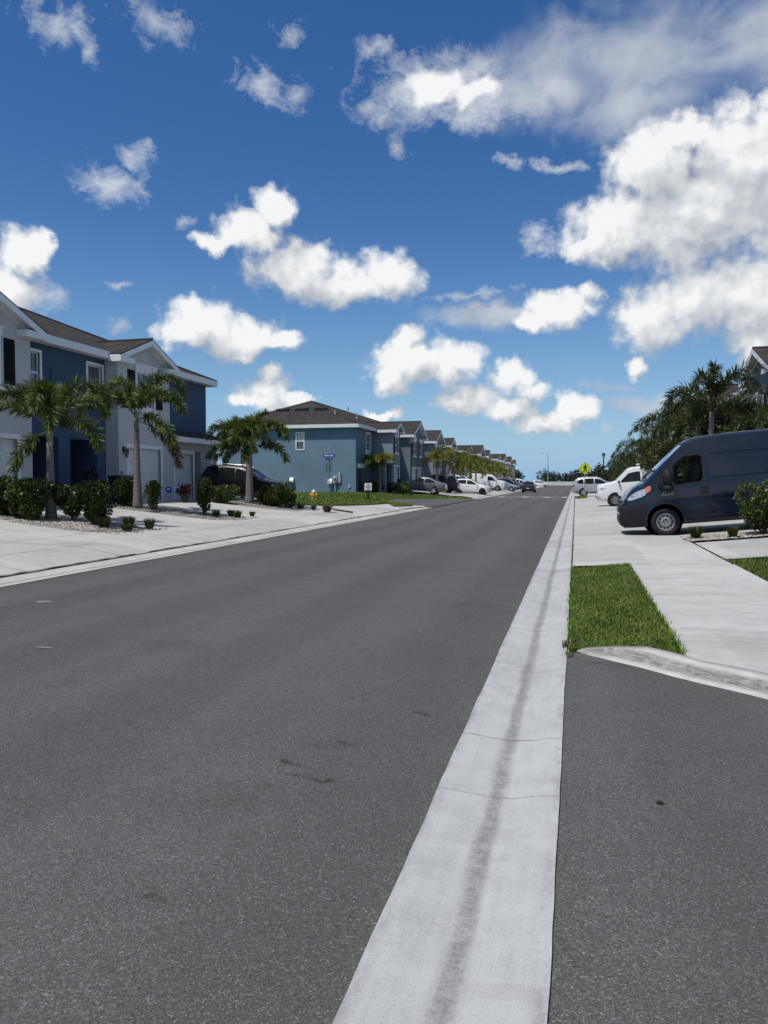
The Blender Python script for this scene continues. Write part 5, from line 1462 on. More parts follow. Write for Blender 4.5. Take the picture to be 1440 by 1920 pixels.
# black bumper and lower nose
def wrap(name, mat, zz, x_lo, off, parent=vn, n=14):
    """a band wrapped round the nose between heights, reaching back to x_lo on both flanks"""
    m = MB(); xs_ = [x_lo+(1.075-x_lo)*(1-(1-i/n)**2) for i in range(n+1)]
    path = [(x, -1) for x in xs_] + [(1.08, y) for y in (-0.66, -0.33, 0, 0.33, 0.66)] + [(x, 1) for x in xs_[::-1]]
    q = len(zz)
    for x, s in path:
        for z, ex in zz:
            if abs(s) == 1 and x < 1.08: m.v.append((x+ (ex if x > 0.9 else 0), s*(vc.y(x, z)+off+ex*0.3), z))
            else: m.v.append((1.085+ex+off*0.5 - 0.06*(abs(s)/0.74)**2, s if abs(s) != 1 else s*.74, z))
    for i in range(len(path)-1):
        for k in range(q-1): m.f.append((i*q+k, i*q+k+1, (i+1)*q+k+1, (i+1)*q+k))
    return m.build(name, mat, parent, smooth=True)
wrap('front_bumper', M_PLASTIC, [(0.27, -0.06), (0.32, 0.0), (0.42, 0.035), (0.50, 0.035), (0.56, 0.02), (0.70, 0.03), (0.82, 0.02), (0.87, -0.01)], 0.45, 0.012)
m_ = MB(); m_.box(1.0, 1.115, -0.5, 0.5, 0.62, 0.70); m_.box(1.0, 1.12, -0.12, 0.12, 0.72, 0.84); m_.build('chrome_grille', M_CHROME, vn, bevel=0.012)
m_ = MB(); m_.box(0.95, 1.06, -0.55, 0.55, 0.88, 1.0); m_.build('grille', M_BLACK, vn, bevel=0.02)
for s in (-1, 1):
    m_ = MB(); m_.lathe([(0.085, 0.0), (0.085, 0.03), (0.05, 0.045)], (1.04, s*0.72, 0.68), 'x', 14); m_.build('fog_light', M_CHROME, vn)
    hl_ = vc.side('headlight', M_HEADL, vn, [(0.89, 0.99, 1.03), (0.80, 0.99, 1.12), (0.66, 1.02, 1.20), (0.52, 1.07, 1.255), (0.44, 1.11, 1.26)], 0.012, rows=4, sides=(s,))[0]
    vc.side('indicator', M_AMBER, hl_, [(0.435, 1.13, 1.285), (0.36, 1.17, 1.32), (0.30, 1.22, 1.33)], 0.012, rows=3, sides=(s,))
    m_ = MB(); m_.ball((0.74, s*(vc.y(.74, 1.08)-0.005), 1.08), 0.062, 12, 8, (1.0, .5, .8)); m_.build('lamp_reflector', M_CHROME, hl_)
    # cab side window in its black frame: quarter light and main pane
    m_ = MB(); nq = len(RING)
    for (i_, o_) in RING:
        for (x, z) in (i_, o_): m_.v.append((x, s*(vc.y(x, z)+0.010), z))
    for i in range(nq): m_.f.append((2*i, 2*i+1, (2*i+3) % (2*nq), (2*i+2) % (2*nq)))
    m_.build('window_frame', M_BLACK, vn)
    vc.side('window_pillar', M_BLACK, vn, [(-0.215, 1.29, 1.745), (-0.275, 1.29, 1.80)], 0.012, rows=4, sides=(s,))
    vc.side('side_window', M_CLEAR, vn, [(0.06, 1.295, 1.50), (-0.12, 1.295, 1.665), (-0.23, 1.295, 1.76)], 0.004, rows=4, sides=(s,))
    vc.side('side_window', M_CLEAR, vn, [(-0.26, 1.295, 1.79), (-0.44, 1.30, 1.94), (-0.58, 1.305, 2.015), (-0.78, 1.315, 2.02), (-0.92, 1.335, 2.02), (-0.985, 1.43, 1.98)], 0.004, rows=5, sides=(s,))
    dr = vc.side('door', NAVY, vn, [(0.22, 0.86, 1.24), (0.05, 0.88, 1.245), (-0.25, 0.80, 1.245), (-0.42, 0.62, 1.245), (-0.52, 0.42, 1.245), (-0.7, 0.40, 1.25), (-0.9, 0.40, 1.27), (-1.06, 0.40, 1.36), (-1.12, 0.40, 2.02)], 0.007, rows=10, sides=(s,))[0]
    m_ = MB(); y_ = vc.y(-1.0, 1.12)
    m_.box(-1.06, -0.90, s*(y_+0.008), s*(y_+0.04), 0.98, 1.24); m_.build('handle', M_BLACK, dr, bevel=0.012)
    # rubbing groove and swage lines pressed into the flank
    for zc, hh, xa, xb in ((0.985, 0.03, -0.35, -4.1), (1.46, 0.025, -1.2, -4.2), (2.06, 0.025, -1.2, -4.2)):
        vc.side('swage_line', NAVY, vb, [(xa+(xb-xa)*i/10, zc-hh, zc+hh) for i in range(11)], 0.030, rows=2, sides=(s,))
    vc.side('load_panel', NAVY, vn, [(-1.22+(-1.22)*i/6, 0.42, 2.0) for i in range(7)], 0.006, rows=8, sides=(s,))
    vc.side('sill_trim', M_PLASTIC, vn, [(-0.50+(-2.42)*i/8, 0.30, 0.385) for i in range(9)], 0.012, rows=2, sides=(s,))
    # mirrors on arms
    m_ = MB(); m_.ball((-0.10, s*1.27, 1.50), 0.19, 12, 8, (0.72, 0.85, 1.15)); m_.ball((-0.10, s*1.25, 1.24), 0.15, 12, 8, (0.95, 0.95, 0.75)); m_.ball((-0.02, s*1.14, 1.34), 0.13, 10, 8, (1, 1.1, 1.5)); m_.tube([(-0.02, s*1.0, 1.22), (0.0, s*1.2, 1.22)], 0.045, 8); m_.tube([(0.02, s*1.0, 1.42), (0.02, s*1.2, 1.46)], 0.035, 8)
    mr = m_.build('mirror', M_PLASTIC, vn, smooth=True)
    m_ = MB(); m_.lathe([(0.115, 0.0), (0.0, -0.001)], (-0.24, s*1.27, 1.50), 'x', 16); m_.build('mirror_glass', M_CHROME, mr)
# windscreen with black surround, wipers, roof marker
def vw(x): return (1.0 - 0.115*max(0, vc.f('top', x)-1.3))*0.88
vc.over('windscreen_surround', M_BLACK, vn, [(0.44-1.06*i/8, vw(0.44-1.06*i/8)+0.02) for i in range(9)], 0.006)
vc.over('windscreen', make_glass('screen_glass', (0.05, 0.09, 0.14), 0.02), vn, [(0.34-0.88*i/8, vw(0.34-0.88*i/8)-0.05) for i in range(9)], 0.012)
m_ = MB()
for y0, y1 in ((-0.75, -0.1), (0.0, 0.7)): m_.tube([(0.36, y0, vc.ztop(0.36, y0)+0.03), (0.22, (y0+y1)/2, vc.ztop(0.22, 0)+0.03), (0.14, y1, vc.ztop(0.14, y1)+0.03)], 0.014, 5)
m_.build('wiper', M_BLACK, vn)
m_ = MB(); m_.tube([(-0.75, 0, 2.50), (-0.82, 0, 2.53), (-0.9, 0, 2.52)], 0.02, 6); m_.build('roof_antenna', M_BLACK, vn)
# badge on the front door, as on the vehicle: maker's word over a smaller line
def lettering(txt, size, mat, parent, loc, rot, ext=0.003, name='lettering'):
    cu = bpy.data.curves.new(name, 'FONT'); cu.body = txt; cu.size = size; cu.extrude = ext; cu.align_x = 'CENTER'; cu.align_y = 'CENTER'
    ob = bpy.data.objects.new(name, cu); link(ob); bpy.context.view_layer.update()
    me = bpy.data.meshes.new_from_object(ob.evaluated_get(bpy.context.evaluated_depsgraph_get()))
    bpy.data.objects.remove(ob)
    me.materials.clear(); me.materials.append(mat)
    o = bpy.data.objects.new(name, me); link(o); o.parent = parent; o.location = loc; o.rotation_euler = rot
    return o
for s in (-1, 1):
    y_ = vc.y(-0.10, 1.14)+0.016
    rz_ = 0 if s < 0 else math.pi
    lettering('RAM', 0.12, M_WHITE, vn, (-0.10, s*y_, 1.15), (math.pi/2, 0, rz_), name='badge')
    lettering('PROMASTER', 0.052, M_WHITE, vn, (-0.10, s*y_, 1.065), (math.pi/2, 0, rz_), name='badge')
za, zb_ = 0.11+0.02, gz(2.21+3.45)+0.03
vn.location = (2.31, 21.50, za); vn.rotation_euler = (0, math.atan2(zb_-za, 3.45), math.pi)

# ------------------------------------------------------------------ plants
def frond_arrays(length, launch, droop, seed, nl=46, leaf=0.42, fox=True, wide=0.024, stiff=1.0, curl=1.9):
    """one feather palm frond growing towards +x: returns verts, tri faces, tones. fox: leaflets stand all round the rib"""
    rng = np.random.default_rng(seed)
    N = 26
    pts = [np.zeros(3)]; ang = launch
    for i in range(N):
        t_ = (i+1)/N
        ang = launch - droop*(t_**curl)
        pts.append(pts[-1] + np.array([math.cos(ang), 0.0, math.sin(ang)])*length/N)
    pts = np.array(pts)
    side = rng.uniform(-0.12, 0.12)*length
    pts[:, 1] += side*(np.linspace(0, 1, N+1)**2)
    V = []; F = []; T = []
    def tri(a, b, c): F.append((a, b, c))
    # rib
    rad = np.linspace(0.022, 0.004, N+1)
    for i in range(N+1):
        for k in range(3):
            a = k*2.094; V.append(pts[i] + np.array([0, math.cos(a), math.sin(a)])*rad[i]); T.append(0.75)
    for i in range(N):
        for k in range(3):
            a, b, c, d = i*3+k, i*3+(k+1) % 3, (i+1)*3+(k+1) % 3, (i+1)*3+k
            tri(a, b, c); tri(a, c, d)
    for i in range(nl*2):
        f = 0.20 + 0.80*(i//2 + rng.random())/nl
        f = min(f, 0.995)
        x = f*N; i0 = int(x); p = pts[i0] + (pts[min(i0+1, N)] - pts[i0])*(x-i0)
        tg = pts[min(i0+1, N)] - pts[max(i0-1, 0)]; tg = tg/np.linalg.norm(tg)
        sd = np.array([0., 1., 0.]); up = np.cross(tg, sd); up /= np.linalg.norm(up)
        if up[2] < 0: up = -up
        s = 1 if i % 2 else -1
        if fox: th = rng.uniform(-1.45, 1.45)
        else: th = rng.uniform(-0.15, 0.55)
        d = sd*s*math.cos(th) + up*math.sin(th)
        L = leaf*(0.55 + 0.6*math.sin(math.pi*min(1, f*0.92)**0.8))*rng.uniform(0.82, 1.12)
        fw = rng.uniform(0.5, 1.15)
        d0 = d + tg*fw; d0 /= np.linalg.norm(d0)
        mid = p + d0*L*0.5
        d1 = d0 + np.array([0, 0, -0.42/stiff])*rng.uniform(0.4, 1.1); d1 /= np.linalg.norm(d1)
        tip = mid + d1*L*0.5
        w_ = np.cross(d0, up + rng.normal(0, .3, 3)); w_ /= (np.linalg.norm(w_)+1e-6); w_ *= wide*rng.uniform(.7, 1.2)
        n0 = len(V); tone = np.clip(rng.normal(0.45, 0.17), 0.02, 1)
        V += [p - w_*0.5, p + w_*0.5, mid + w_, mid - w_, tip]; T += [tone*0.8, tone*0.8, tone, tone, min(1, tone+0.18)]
        tri(n0, n0+1, n0+2); tri(n0, n0+2, n0+3); tri(n0+3, n0+2, n0+4)
    return np.array(V), np.array(F, dtype=np.int32), np.array(T)

FRONDS = {}
def frond_mesh(key, mat, **kw):
    if key not in FRONDS:
        V, F, T = frond_arrays(**kw)
        o = np_mesh('frond', V, F, mat, attr=T); me = o.data
        bpy.data.objects.remove(o); FRONDS[key] = me
    return FRONDS[key]

def palm_trunk(root, h, r0, r1, bend=(0, 0), bulge=1.0):
    m = MB(); n = 12
    path = []; rad = []
    for i in range(n+1):
        f = i/n; path.append((bend[0]*f*f, bend[1]*f*f, h*f - (0.15 if i == 0 else 0)))
        rad.append((r1 + (r0-r1)*(1-f)**1.6 + (r0*0.22 if i == 0 else 0))*(1+0.02*math.sin(i*2.1)))
    m.tube(path, rad, 12); return m.build('trunk', M_BARK, root, smooth=True)

def near_palm(X, Y, h, fronds, label, r0=0.155, r1=0.085, seed=1, z=None, bend=(0, 0), scale=1.0):
    """fronds: (azimuth deg in the world: 0 = +x, launch deg, droop deg, length, material key)"""
    root = empty('palm_tree', (X, Y, gz(X)+0.02 if z is None else z), 0, label, 'palm tree', 'palms along the street')
    palm_trunk(root, h, r0, r1, bend)
    top = Vector((bend[0], bend[1], h))
    m = MB(); m.tube([top - Vector((0, 0, 0.03)), top + Vector((0, 0, 0.25)), top + Vector((0, 0, 0.52))], [r1*1.05, r1*0.86, r1*0.42], 10); m.build('crownshaft', M_SHAFT, root, smooth=True)
    rnd = random.Random(seed)
    for i, (az_, la, dr, L, mk) in enumerate(fronds):
        if 25 < la < 70: la, dr = la + 13, dr + 14
        mat = {'g': M_PALM, 'b': M_PALMB, 'y': M_PALMY}[mk]
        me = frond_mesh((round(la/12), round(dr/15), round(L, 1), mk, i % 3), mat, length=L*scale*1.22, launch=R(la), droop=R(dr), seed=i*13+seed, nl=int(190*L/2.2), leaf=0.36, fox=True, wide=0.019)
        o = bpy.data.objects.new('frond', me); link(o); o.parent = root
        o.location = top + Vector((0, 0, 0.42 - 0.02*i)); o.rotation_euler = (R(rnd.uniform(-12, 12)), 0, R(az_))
    return root

# the three palms on the left strips (view direction looks towards +y, so 180 = picture left, 270 = towards the viewer)
near_palm(-13.72, 17.3, 2.10, [(170, 78, 175, 2.15, 'g'), (190, 52, 130, 2.0, 'g'), (205, 30, 105, 1.9, 'g'), (282, 62, 165, 1.9, 'g'), (20, 62, 150, 2.2, 'g'), (345, 20, 100, 1.9, 'g'), (250, -25, 55, 1.35, 'g'), (100, 66, 120, 1.9, 'g'), (60, 50, 120, 1.9, 'g'), (140, 60, 130, 1.8, 'g'), (315, 45, 150, 1.7, 'g')],
          'palm nearest the left picture edge with a frond hanging beside its grey trunk', seed=2)
near_palm(-14.61, 22.81, 2.75, [(165, 80, 185, 2.3, 'g'), (185, 35, 105, 2.2, 'g'), (262, 38, 140, 2.0, 'g'), (15, 68, 170, 2.5, 'g'), (350, 40, 130, 2.1, 'g'), (335, 5, 85, 2.0, 'g'), (5, -22, 62, 2.1, 'b'), (80, 60, 120, 2.0, 'g'), (120, 70, 130, 1.8, 'g'), (215, 55, 150, 1.9, 'g'), (300, 60, 160, 1.9, 'g')],
          'palm before the white garage door with one brown frond hanging down', seed=5, r0=0.165)
near_palm(-14.09, 30.82, 2.38, [(160, 62, 150, 2.1, 'g'), (185, 38, 130, 2.1, 'g'), (40, 84, 70, 1.75, 'g'), (10, 52, 150, 2.2, 'g'), (350, 35, 130, 2.1, 'g'), (260, 40, 150, 1.9, 'g'), (310, 55, 155, 2.0, 'g'), (100, 60, 120, 2.0, 'g'), (225, 60, 155, 1.9, 'g'), (130, 78, 150, 2.1, 'g'), (285, -10, 70, 1.4, 'g'), (200, 5, 75, 1.7, 'g'), (30, 70, 140, 2.2, 'g'), (330, 66, 150, 2.1, 'g'), (170, 72, 150, 2.3, 'g'), (190, 20, 95, 2.2, 'g'), (355, 15, 90, 2.2, 'g')],
          'palm with a thick pale trunk standing in front of the dark red suv', seed=8, r0=0.20, r1=0.13, scale=0.80)
near_palm(-16.58, 35.4, 2.0, [(170, 60, 150, 1.9, 'g'), (200, 40, 130, 1.9, 'g'), (20, 50, 150, 1.8, 'g'), (260, 50, 150, 1.7, 'g'), (90, 70, 120, 1.7, 'g'), (140, 20, 110, 1.8, 'g'), (320, 40, 140, 1.7, 'g')],
          'slim palm mostly hidden behind the thick-trunked palm', seed=9, r0=0.10, r1=0.07)
near_palm(-15.4, 58.8, 1.75, [(a, 48+(i % 3)*12, 140, 1.55, 'y') for i, a in enumerate(range(0, 360, 40))],
          'small yellow palm beside the porch of the blue grey row', seed=11, r0=0.13, r1=0.09)

# palms farther off: one crown mesh each, a few shapes shared
CROWNS = {}
def crown_mesh(kind, v):
    key = (kind, v)
    if key not in CROWNS:
        rnd = random.Random(v*17+3); Vs = []; Fs = []; Ts = []; k = 0
        nf = 11
        for i in range(nf):
            la = rnd.uniform(40, 86) if i % 3 else rnd.uniform(5, 35)
            V, F, T = frond_arrays(rnd.uniform(2.3, 3.0), R(la), R(rnd.uniform(110, 170)), v*100+i, nl=84, leaf=0.38, fox=True, wide=0.024)
            a = i*2.399+rnd.uniform(-.2, .2); c, s_ = math.cos(a), math.sin(a)
            V = np.stack([V[:, 0]*c - V[:, 1]*s_, V[:, 0]*s_ + V[:, 1]*c, V[:, 2] + rnd.uniform(-.1, .1)], 1)
            Vs.append(V); Fs.append(F+k); Ts.append(np.clip(T+rnd.uniform(-.2, .2), 0, 1)); k += len(V)
        mat = {'green': M_PALM, 'yellow': M_PALMY, 'dark': M_PALMD}[kind]
        o = np_mesh('crown', np.concatenate(Vs), np.concatenate(Fs), mat, attr=np.concatenate(Ts)); CROWNS[key] = o.data
        bpy.data.objects.remove(o)
    return CROWNS[key]
def far_palm(X, Y, h, kind, v, label, group, s=1.0, rz=0.0):
    root = empty('palm_tree', (X, Y, gz(X)), rz, label, 'palm tree', group)
    palm_trunk(root, h, 0.15, 0.09)
    o = bpy.data.objects.new('crown', crown_mesh(kind, v)); link(o); o.parent = root; o.location = (0, 0, h+0.1); o.scale = (s, s, s)
    return root
LP = 'yellowed palms by the left row'
for i, (u_, Y, X, h, kd, s_, lab) in enumerate([
    (0, 72.5, -13.2, 2.7, 'yellow', 0.93, 'yellow green palm just behind the grey sedan and the lamp post'),
    (0, 79.5, -12.6, 3.1, 'yellow', 1.14, 'tallest yellow green palm above the black suv'),
    (0, 84.5, -12.0, 2.6, 'yellow', 1.08, 'yellow green palm above the white hatchback'),
    (0, 90.5, -12.3, 2.2, 'yellow', 1.04, 'yellow green palm between the white hatchback and the box van'),
    (0, 97.5, -12.6, 2.6, 'yellow', 1.08, 'yellow green palm rising just before the white box van'),
    (0, 106.0, -12.8, 2.7, 'yellow', 1.08, 'yellow green palm behind the orange ladder rack'),
    (0, 114.0, -12.2, 2.3, 'yellow', 1.08, 'low yellow green palm behind the pale blue hatchback'),
    (0, 123.0, -12.0, 2.2, 'yellow', 1.08, 'yellow green palm behind the charcoal suv'),
    (0, 133.0, -12.0, 2.0, 'yellow', 1.08, 'yellow green palm left of the distant lamp post')]):
    far_palm(X, Y, h, kd, i % 3, lab, LP, s_, i*1.3)
RP = 'dark palms along the right-hand driveways'
for i, (X, Y, h, s_, lab) in enumerate([
    (4.8, 29.5, 3.75, 1.0, 'dark palm with the tallest arching frond left of the gable, over the van roof'),
    (6.9, 28.0, 2.6, 1.0, 'dark palm over the roof of the navy van at the right picture edge'),
    (4.9, 33.2, 3.3, 1.0, 'dark palm with fronds reaching over the windscreen of the navy van'),
    (6.4, 34.0, 3.2, 1.0, 'dark palm just under the grey gable'),
    (4.9, 37.5, 3.3, 1.0, 'dark palm left of the arching one, fronds hanging to the left'),
    (6.6, 41.0, 3.6, 1.05, 'dark palm between two gables of the right-hand row'),
    (5.0, 45.5, 3.3, 1.0, 'dark palm behind the roof of the white cargo van'),
    (5.0, 54.0, 3.2, 1.0, 'dark palm rising behind the bonnet of the white cargo van'),
    (5.0, 64.0, 2.9, 1.0, 'dark palm standing above the right-hand hedge, fourth from its far end'),
    (4.8, 76.0, 2.8, 1.0, 'dark palm standing above the right-hand hedge, third from its far end'),
    (5.8, 90.0, 2.7, 1.0, 'dark palm standing above the right-hand hedge, second from its far end'),
    (6.2, 108.0, 2.6, 1.0, 'dark palm at the far end of the right-hand hedge')]):
    far_palm(X, Y, h, 'dark', i % 3, lab, RP, s_, i*0.9)

# leafy shrubs
def leaf_cloud(n, shape, leaf, seed, core=0.35, spiky=0.0):
    """n leaves spread through a volume; shape(rng,n) -> points and outward directions"""
    rng = np.random.default_rng(seed)
    p, d = shape(rng, n)
    n = len(p)
    d = d + rng.normal(0, 0.55, (n, 3)); d[:, 2] += 0.25; d /= np.linalg.norm(d, axis=1)[:, None]
    r = rng.normal(0, 1, (n, 3)); w_ = np.cross(d, r); w_ /= np.linalg.norm(w_, axis=1)[:, None]
    L = leaf*rng.uniform(0.6, 1.3, n)[:, None]; W = L*rng.uniform(0.28, 0.42, n)[:, None]
    V = np.zeros((n, 4, 3)); V[:, 0] = p; V[:, 1] = p + d*L*0.5 + w_*W; V[:, 2] = p + d*L; V[:, 3] = p + d*L*0.5 - w_*W
    V[:, 2, 2] -= (L[:, 0]*0.15)
    F = np.arange(n*4).reshape(n, 4)
    tone = np.clip(rng.normal(0.42, 0.2, n) + (rng.random(n) < 0.10)*0.4, 0, 1)
    T = np.repeat(tone[:, None], 4, 1)
    return V.reshape(-1, 3), F, T.ravel()
def bush_shape(w, dpt, h, seed, lump=0.22, foot=0.62):
    rnd = random.Random(seed)
    blobs = [(rnd.uniform(-.30, .30)*w, rnd.uniform(-.30, .30)*dpt, h*rnd.uniform(0.22, 0.84), rnd.uniform(0.28, 0.46)) for _ in range(13)]
    def fn(rng, n):
        b = np.array(blobs)[rng.integers(len(blobs), size=n)]
        u = rng.normal(0, 1, (n, 3)); u /= np.linalg.norm(u, axis=1)[:, None]
        rr = b[:, 3]*rng.uniform(0.45, 1.0, n)**0.5
        q = np.stack([b[:, 0] + u[:, 0]*rr*w*0.62, b[:, 1] + u[:, 1]*rr*dpt*0.62, b[:, 2] + u[:, 2]*rr*h*0.55], 1)
        f = np.clip(q[:, 2]/h, 0, 1); k = foot + (1-foot)*np.clip(f*2.2, 0, 1); q[:, 0] *= k; q[:, 1] *= k
        ok = (q[:, 2] > 0.02) & (q[:, 2] < h*1.06)
        return q[ok], u[ok]
    return fn
def shrub(X, Y, w, dpt, h, label, seed, n=2300, leaf=0.085, mat=None, name='shrub', cat='shrub', group='clipped shrubs on the planted strips', z=None):
    if name == 'shrub': w, dpt, h, n = w*1.04, dpt*1.04, h*1.10, int(n*1.8)
    root = empty(name, (X, Y, (gz(X)+0.03) if z is None else z), 0, label, cat, group)
    V, F, T = leaf_cloud(n, bush_shape(w, dpt, h, seed), leaf, seed)
    np_mesh('foliage', V, F, mat or M_SHRUB, root, attr=T)
    rnd = random.Random(seed); m = MB()
    for i in range(5):
        a = i*1.26; m.tube([(0.04*math.cos(a), 0.04*math.sin(a), -0.05), (w*.13*math.cos(a), dpt*.13*math.sin(a), h*.45), (w*.26*math.cos(a)*rnd.uniform(.6, 1), dpt*.26*math.sin(a), h*.8)], [0.018, 0.013, 0.006], 5)
    m.build('stem', M_TWIG, root)
    return root
# first strip
shrub(-14.75, 16.9, 1.05, 1.0, 0.92, 'broad dark shrub cut off by the left picture edge', 21, 2800)
shrub(-13.95, 16.7, 1.05, 1.0, 0.95, 'broad dark shrub just left of the leftmost palm trunk', 22, 2800)
shrub(-13.15, 17.5, 0.80, 0.85, 1.06, 'upright dark shrub just right of the leftmost palm trunk', 23, 2500)
shrub(-12.25, 17.2, 0.78, 0.85, 1.08, 'upright shrub with bright tips ending the first planted strip', 24, 2500)
# second strip
shrub(-15.15, 22.93, 0.66, 0.7, 0.95, 'narrow dark shrub in front of the black wheelie bin', 25, 1700)
shrub(-14.05, 22.85, 0.52, 0.55, 0.92, 'small shrub to the right of the palm with the brown frond', 26, 1400, 0.075)
shrub(-12.45, 23.5, 0.62, 0.7, 1.12, 'tall narrow shrub ending the second planted strip', 27, 2000)
# third strip
shrub(-14.55, 29.2, 1.15, 1.0, 0.86, 'wide shrub in front of the dark red suv, left of the thick palm trunk', 28, 2700)
shrub(-13.35, 30.9, 0.85, 0.85, 0.84, 'dark shrub just right of the thick palm trunk', 29, 2300)
shrub(-12.85, 30.6, 0.75, 0.8, 0.82, 'reddish-leaved dark shrub in the middle of three beside the suv bonnet', 30, 2100, 0.08, M_SHRUBD)
shrub(-12.15, 30.3, 0.80, 0.8, 1.0, 'bright green shrub ending the third planted strip', 31, 2300)
# right edge
shrub(4.22, 18.95, 0.98, 0.95, 1.12, 'leafy shrub at the right picture edge in front of the navy van', 32, 3200, 0.07)
# hedge under the porch of the far row
for i, (x, y, w_) in enumerate(((-16.3, 59.6, 2.2), (-15.2, 61.0, 2.2), (-14.2, 62.0, 2.0))):
    shrub(x, y, w_, 1.6, 0.85, ('dark hedge shrub behind the white notice board', 'dark hedge shrub in the middle, under the yellow palm', 'dark hedge shrub beside the front wheel of the grey sedan')[i], 40+i, 1500, 0.13, name='hedge_shrub', group='hedge by the porch')
# big shrubs filling the right-hand side between the palms
labs = ['large dark hedge shrub above the navy van roof at the right edge', 'large dark hedge shrub above the front of the navy van roof', 'large brownish hedge shrub behind the navy van windscreen', 'tall dark hedge shrub behind the white cargo van body', 'dark hedge shrub behind the white cargo van cab',
        'brown green hedge shrub just right of the right-hand lamp post', 'dark hedge shrub right of the lamp post, higher than its neighbours', 'dark hedge shrub third from the far end of the right-hand hedge', 'dark hedge shrub second from the far end of the right-hand hedge', 'lowest dark hedge shrub at the far end of the right-hand hedge', 'large dark hedge shrub below the grey gable']
for i, (x, y, w_, h_) in enumerate(((6.7, 30.0, 3.6, 3.7), (5.2, 31.0, 2.9, 3.5), (4.9, 36.0, 3.0, 3.3), (5.2, 43.0, 3.6, 3.4), (4.9, 50.5, 3.6, 3.2), (5.3, 60.0, 4.0, 3.2), (5.6, 70.0, 4.0, 3.3), (6.0, 82.0, 4.2, 3.2), (6.4, 97.0, 4.6, 3.2), (6.9, 118.0, 5.4, 3.3), (6.6, 33.6, 3.0, 4.6))):
    shrub(x, y, w_, w_*1.25, h_*0.88, labs[i], 60+i, 9000, 0.17, M_SHRUBD, 'hedge_shrub', 'hedge shrub', 'tall hedge on the right')

# grass-like tufts
def tuft(X, Y, r, h, label, seed, mat=None, n=150, name='grass_tuft', cat='tuft', group='low tufts on the planted strips'):
    rng = np.random.default_rng(seed)
    a = rng.uniform(0, 6.283, n); rr = rng.random(n)**0.5*r*0.35; lean = rng.uniform(0.2, 1.0, n)*r; hh = h*rng.uniform(.6, 1.1, n)
    ca, sa = np.cos(a), np.sin(a); w_ = 0.008
    b = np.stack([ca*rr, sa*rr, np.zeros(n)], 1); sd = np.stack([-sa, ca, np.zeros(n)], 1)*w_; out_ = np.stack([ca, sa, np.zeros(n)], 1)
    V = np.zeros((n, 5, 3)); V[:, 0] = b-sd; V[:, 1] = b+sd; mid = b + out_*(lean*.4)[:, None]; mid[:, 2] += hh*.8
    V[:, 2] = mid+sd; V[:, 3] = mid-sd; tip = b+out_*lean[:, None]; tip[:, 2] += hh*(1-0.35*lean/r); V[:, 4] = tip
    i0 = np.arange(n)*5
    F = np.concatenate([np.stack([i0, i0+1, i0+2], 1), np.stack([i0, i0+2, i0+3], 1), np.stack([i0+3, i0+2, i0+4], 1)])
    T = np.repeat(np.clip(rng.normal(.45, .2, n), 0, 1)[:, None], 5, 1); T[:, 4] += .1
    o = np_mesh(name, V.reshape(-1, 3), F, mat or M_TUFT, attr=np.clip(T, 0, 1).ravel())
    o.location = (X, Y, gz(X)+0.045)
    return tag(o, label, cat, group)
for i, (x, y, r, h, lab) in enumerate([
    (-11.85, 16.95, .32, .32, 'leafy tuft at the foot of the last shrub of the first strip'), (-11.55, 17.6, .30, .34, 'spiky green tuft second from the shrub on the first strip'), (-11.1, 16.85, .34, .20, 'low spreading tuft in front of the spiky ones on the first strip'), (-10.95, 17.65, .26, .32, 'spiky tuft alone at the street end of the first strip'),
    (-11.8, 23.1, .26, .26, 'green tuft nearest the tall narrow shrub of the second strip'), (-11.65, 23.95, .26, .26, 'green tuft behind the first one of the second strip'), (-11.25, 23.6, .27, .28, 'round green tuft third along the second strip'), (-11.2, 24.7, .2, .2, 'smallest green tuft at the street end of the second strip'),
    (-11.7, 30.9, .34, .32, 'dark tuft beside the bright shrub of the third strip'), (-11.1, 30.9, .22, .24, 'small dark tuft between the shrub and the dried clump'),
    (2.80, 19.05, .30, .34, 'yellowing tuft beside the front wheel of the navy van'), (3.52, 18.6, .25, .30, 'yellowing tuft between the navy van and the right-edge shrub')]):
    tuft(x, y, r, h, lab, 80+i)
tuft(-10.15, 29.95, .40, .34, 'dried brown clump at the street end of the third strip', 95, M_DRY, 240)
# red-leaved plant in a pot by the garage
root = empty('potted_plant', (-15.6, 27.8, gz(-15.6)+0.03), 0, 'dark red leaved plant in a black pot by the last garage door', 'potted plant')
m_ = MB(); m_.lathe([(0.12, 0.0), (0.16, 0.26), (0.175, 0.28), (0.15, 0.28), (0.14, 0.24), (0, 0.24)], n=16); m_.build('pot', M_BLACK, root)
V, F, T = leaf_cloud(260, bush_shape(0.55, 0.55, 0.5, 5), 0.13, 5); V[:, 2] += 0.24; np_mesh('foliage', V, F, M_RED, root, attr=T)
root = empty('potted_plant', (-17.3, 24.1, gz(-17.3)), 0, 'thin red-leaved plant in the dark entry between the two doors', 'potted plant')
m_ = MB(); m_.lathe([(0.14, 0.0), (0.19, 0.3), (0.16, 0.3), (0, 0.26)], n=14); m_.build('pot', M_BLACK, root)
V, F, T = leaf_cloud(60, bush_shape(0.6, 0.6, 1.2, 6), 0.2, 6); V[:, 2] += 0.3; np_mesh('foliage', V, F, M_RED, root, attr=T)

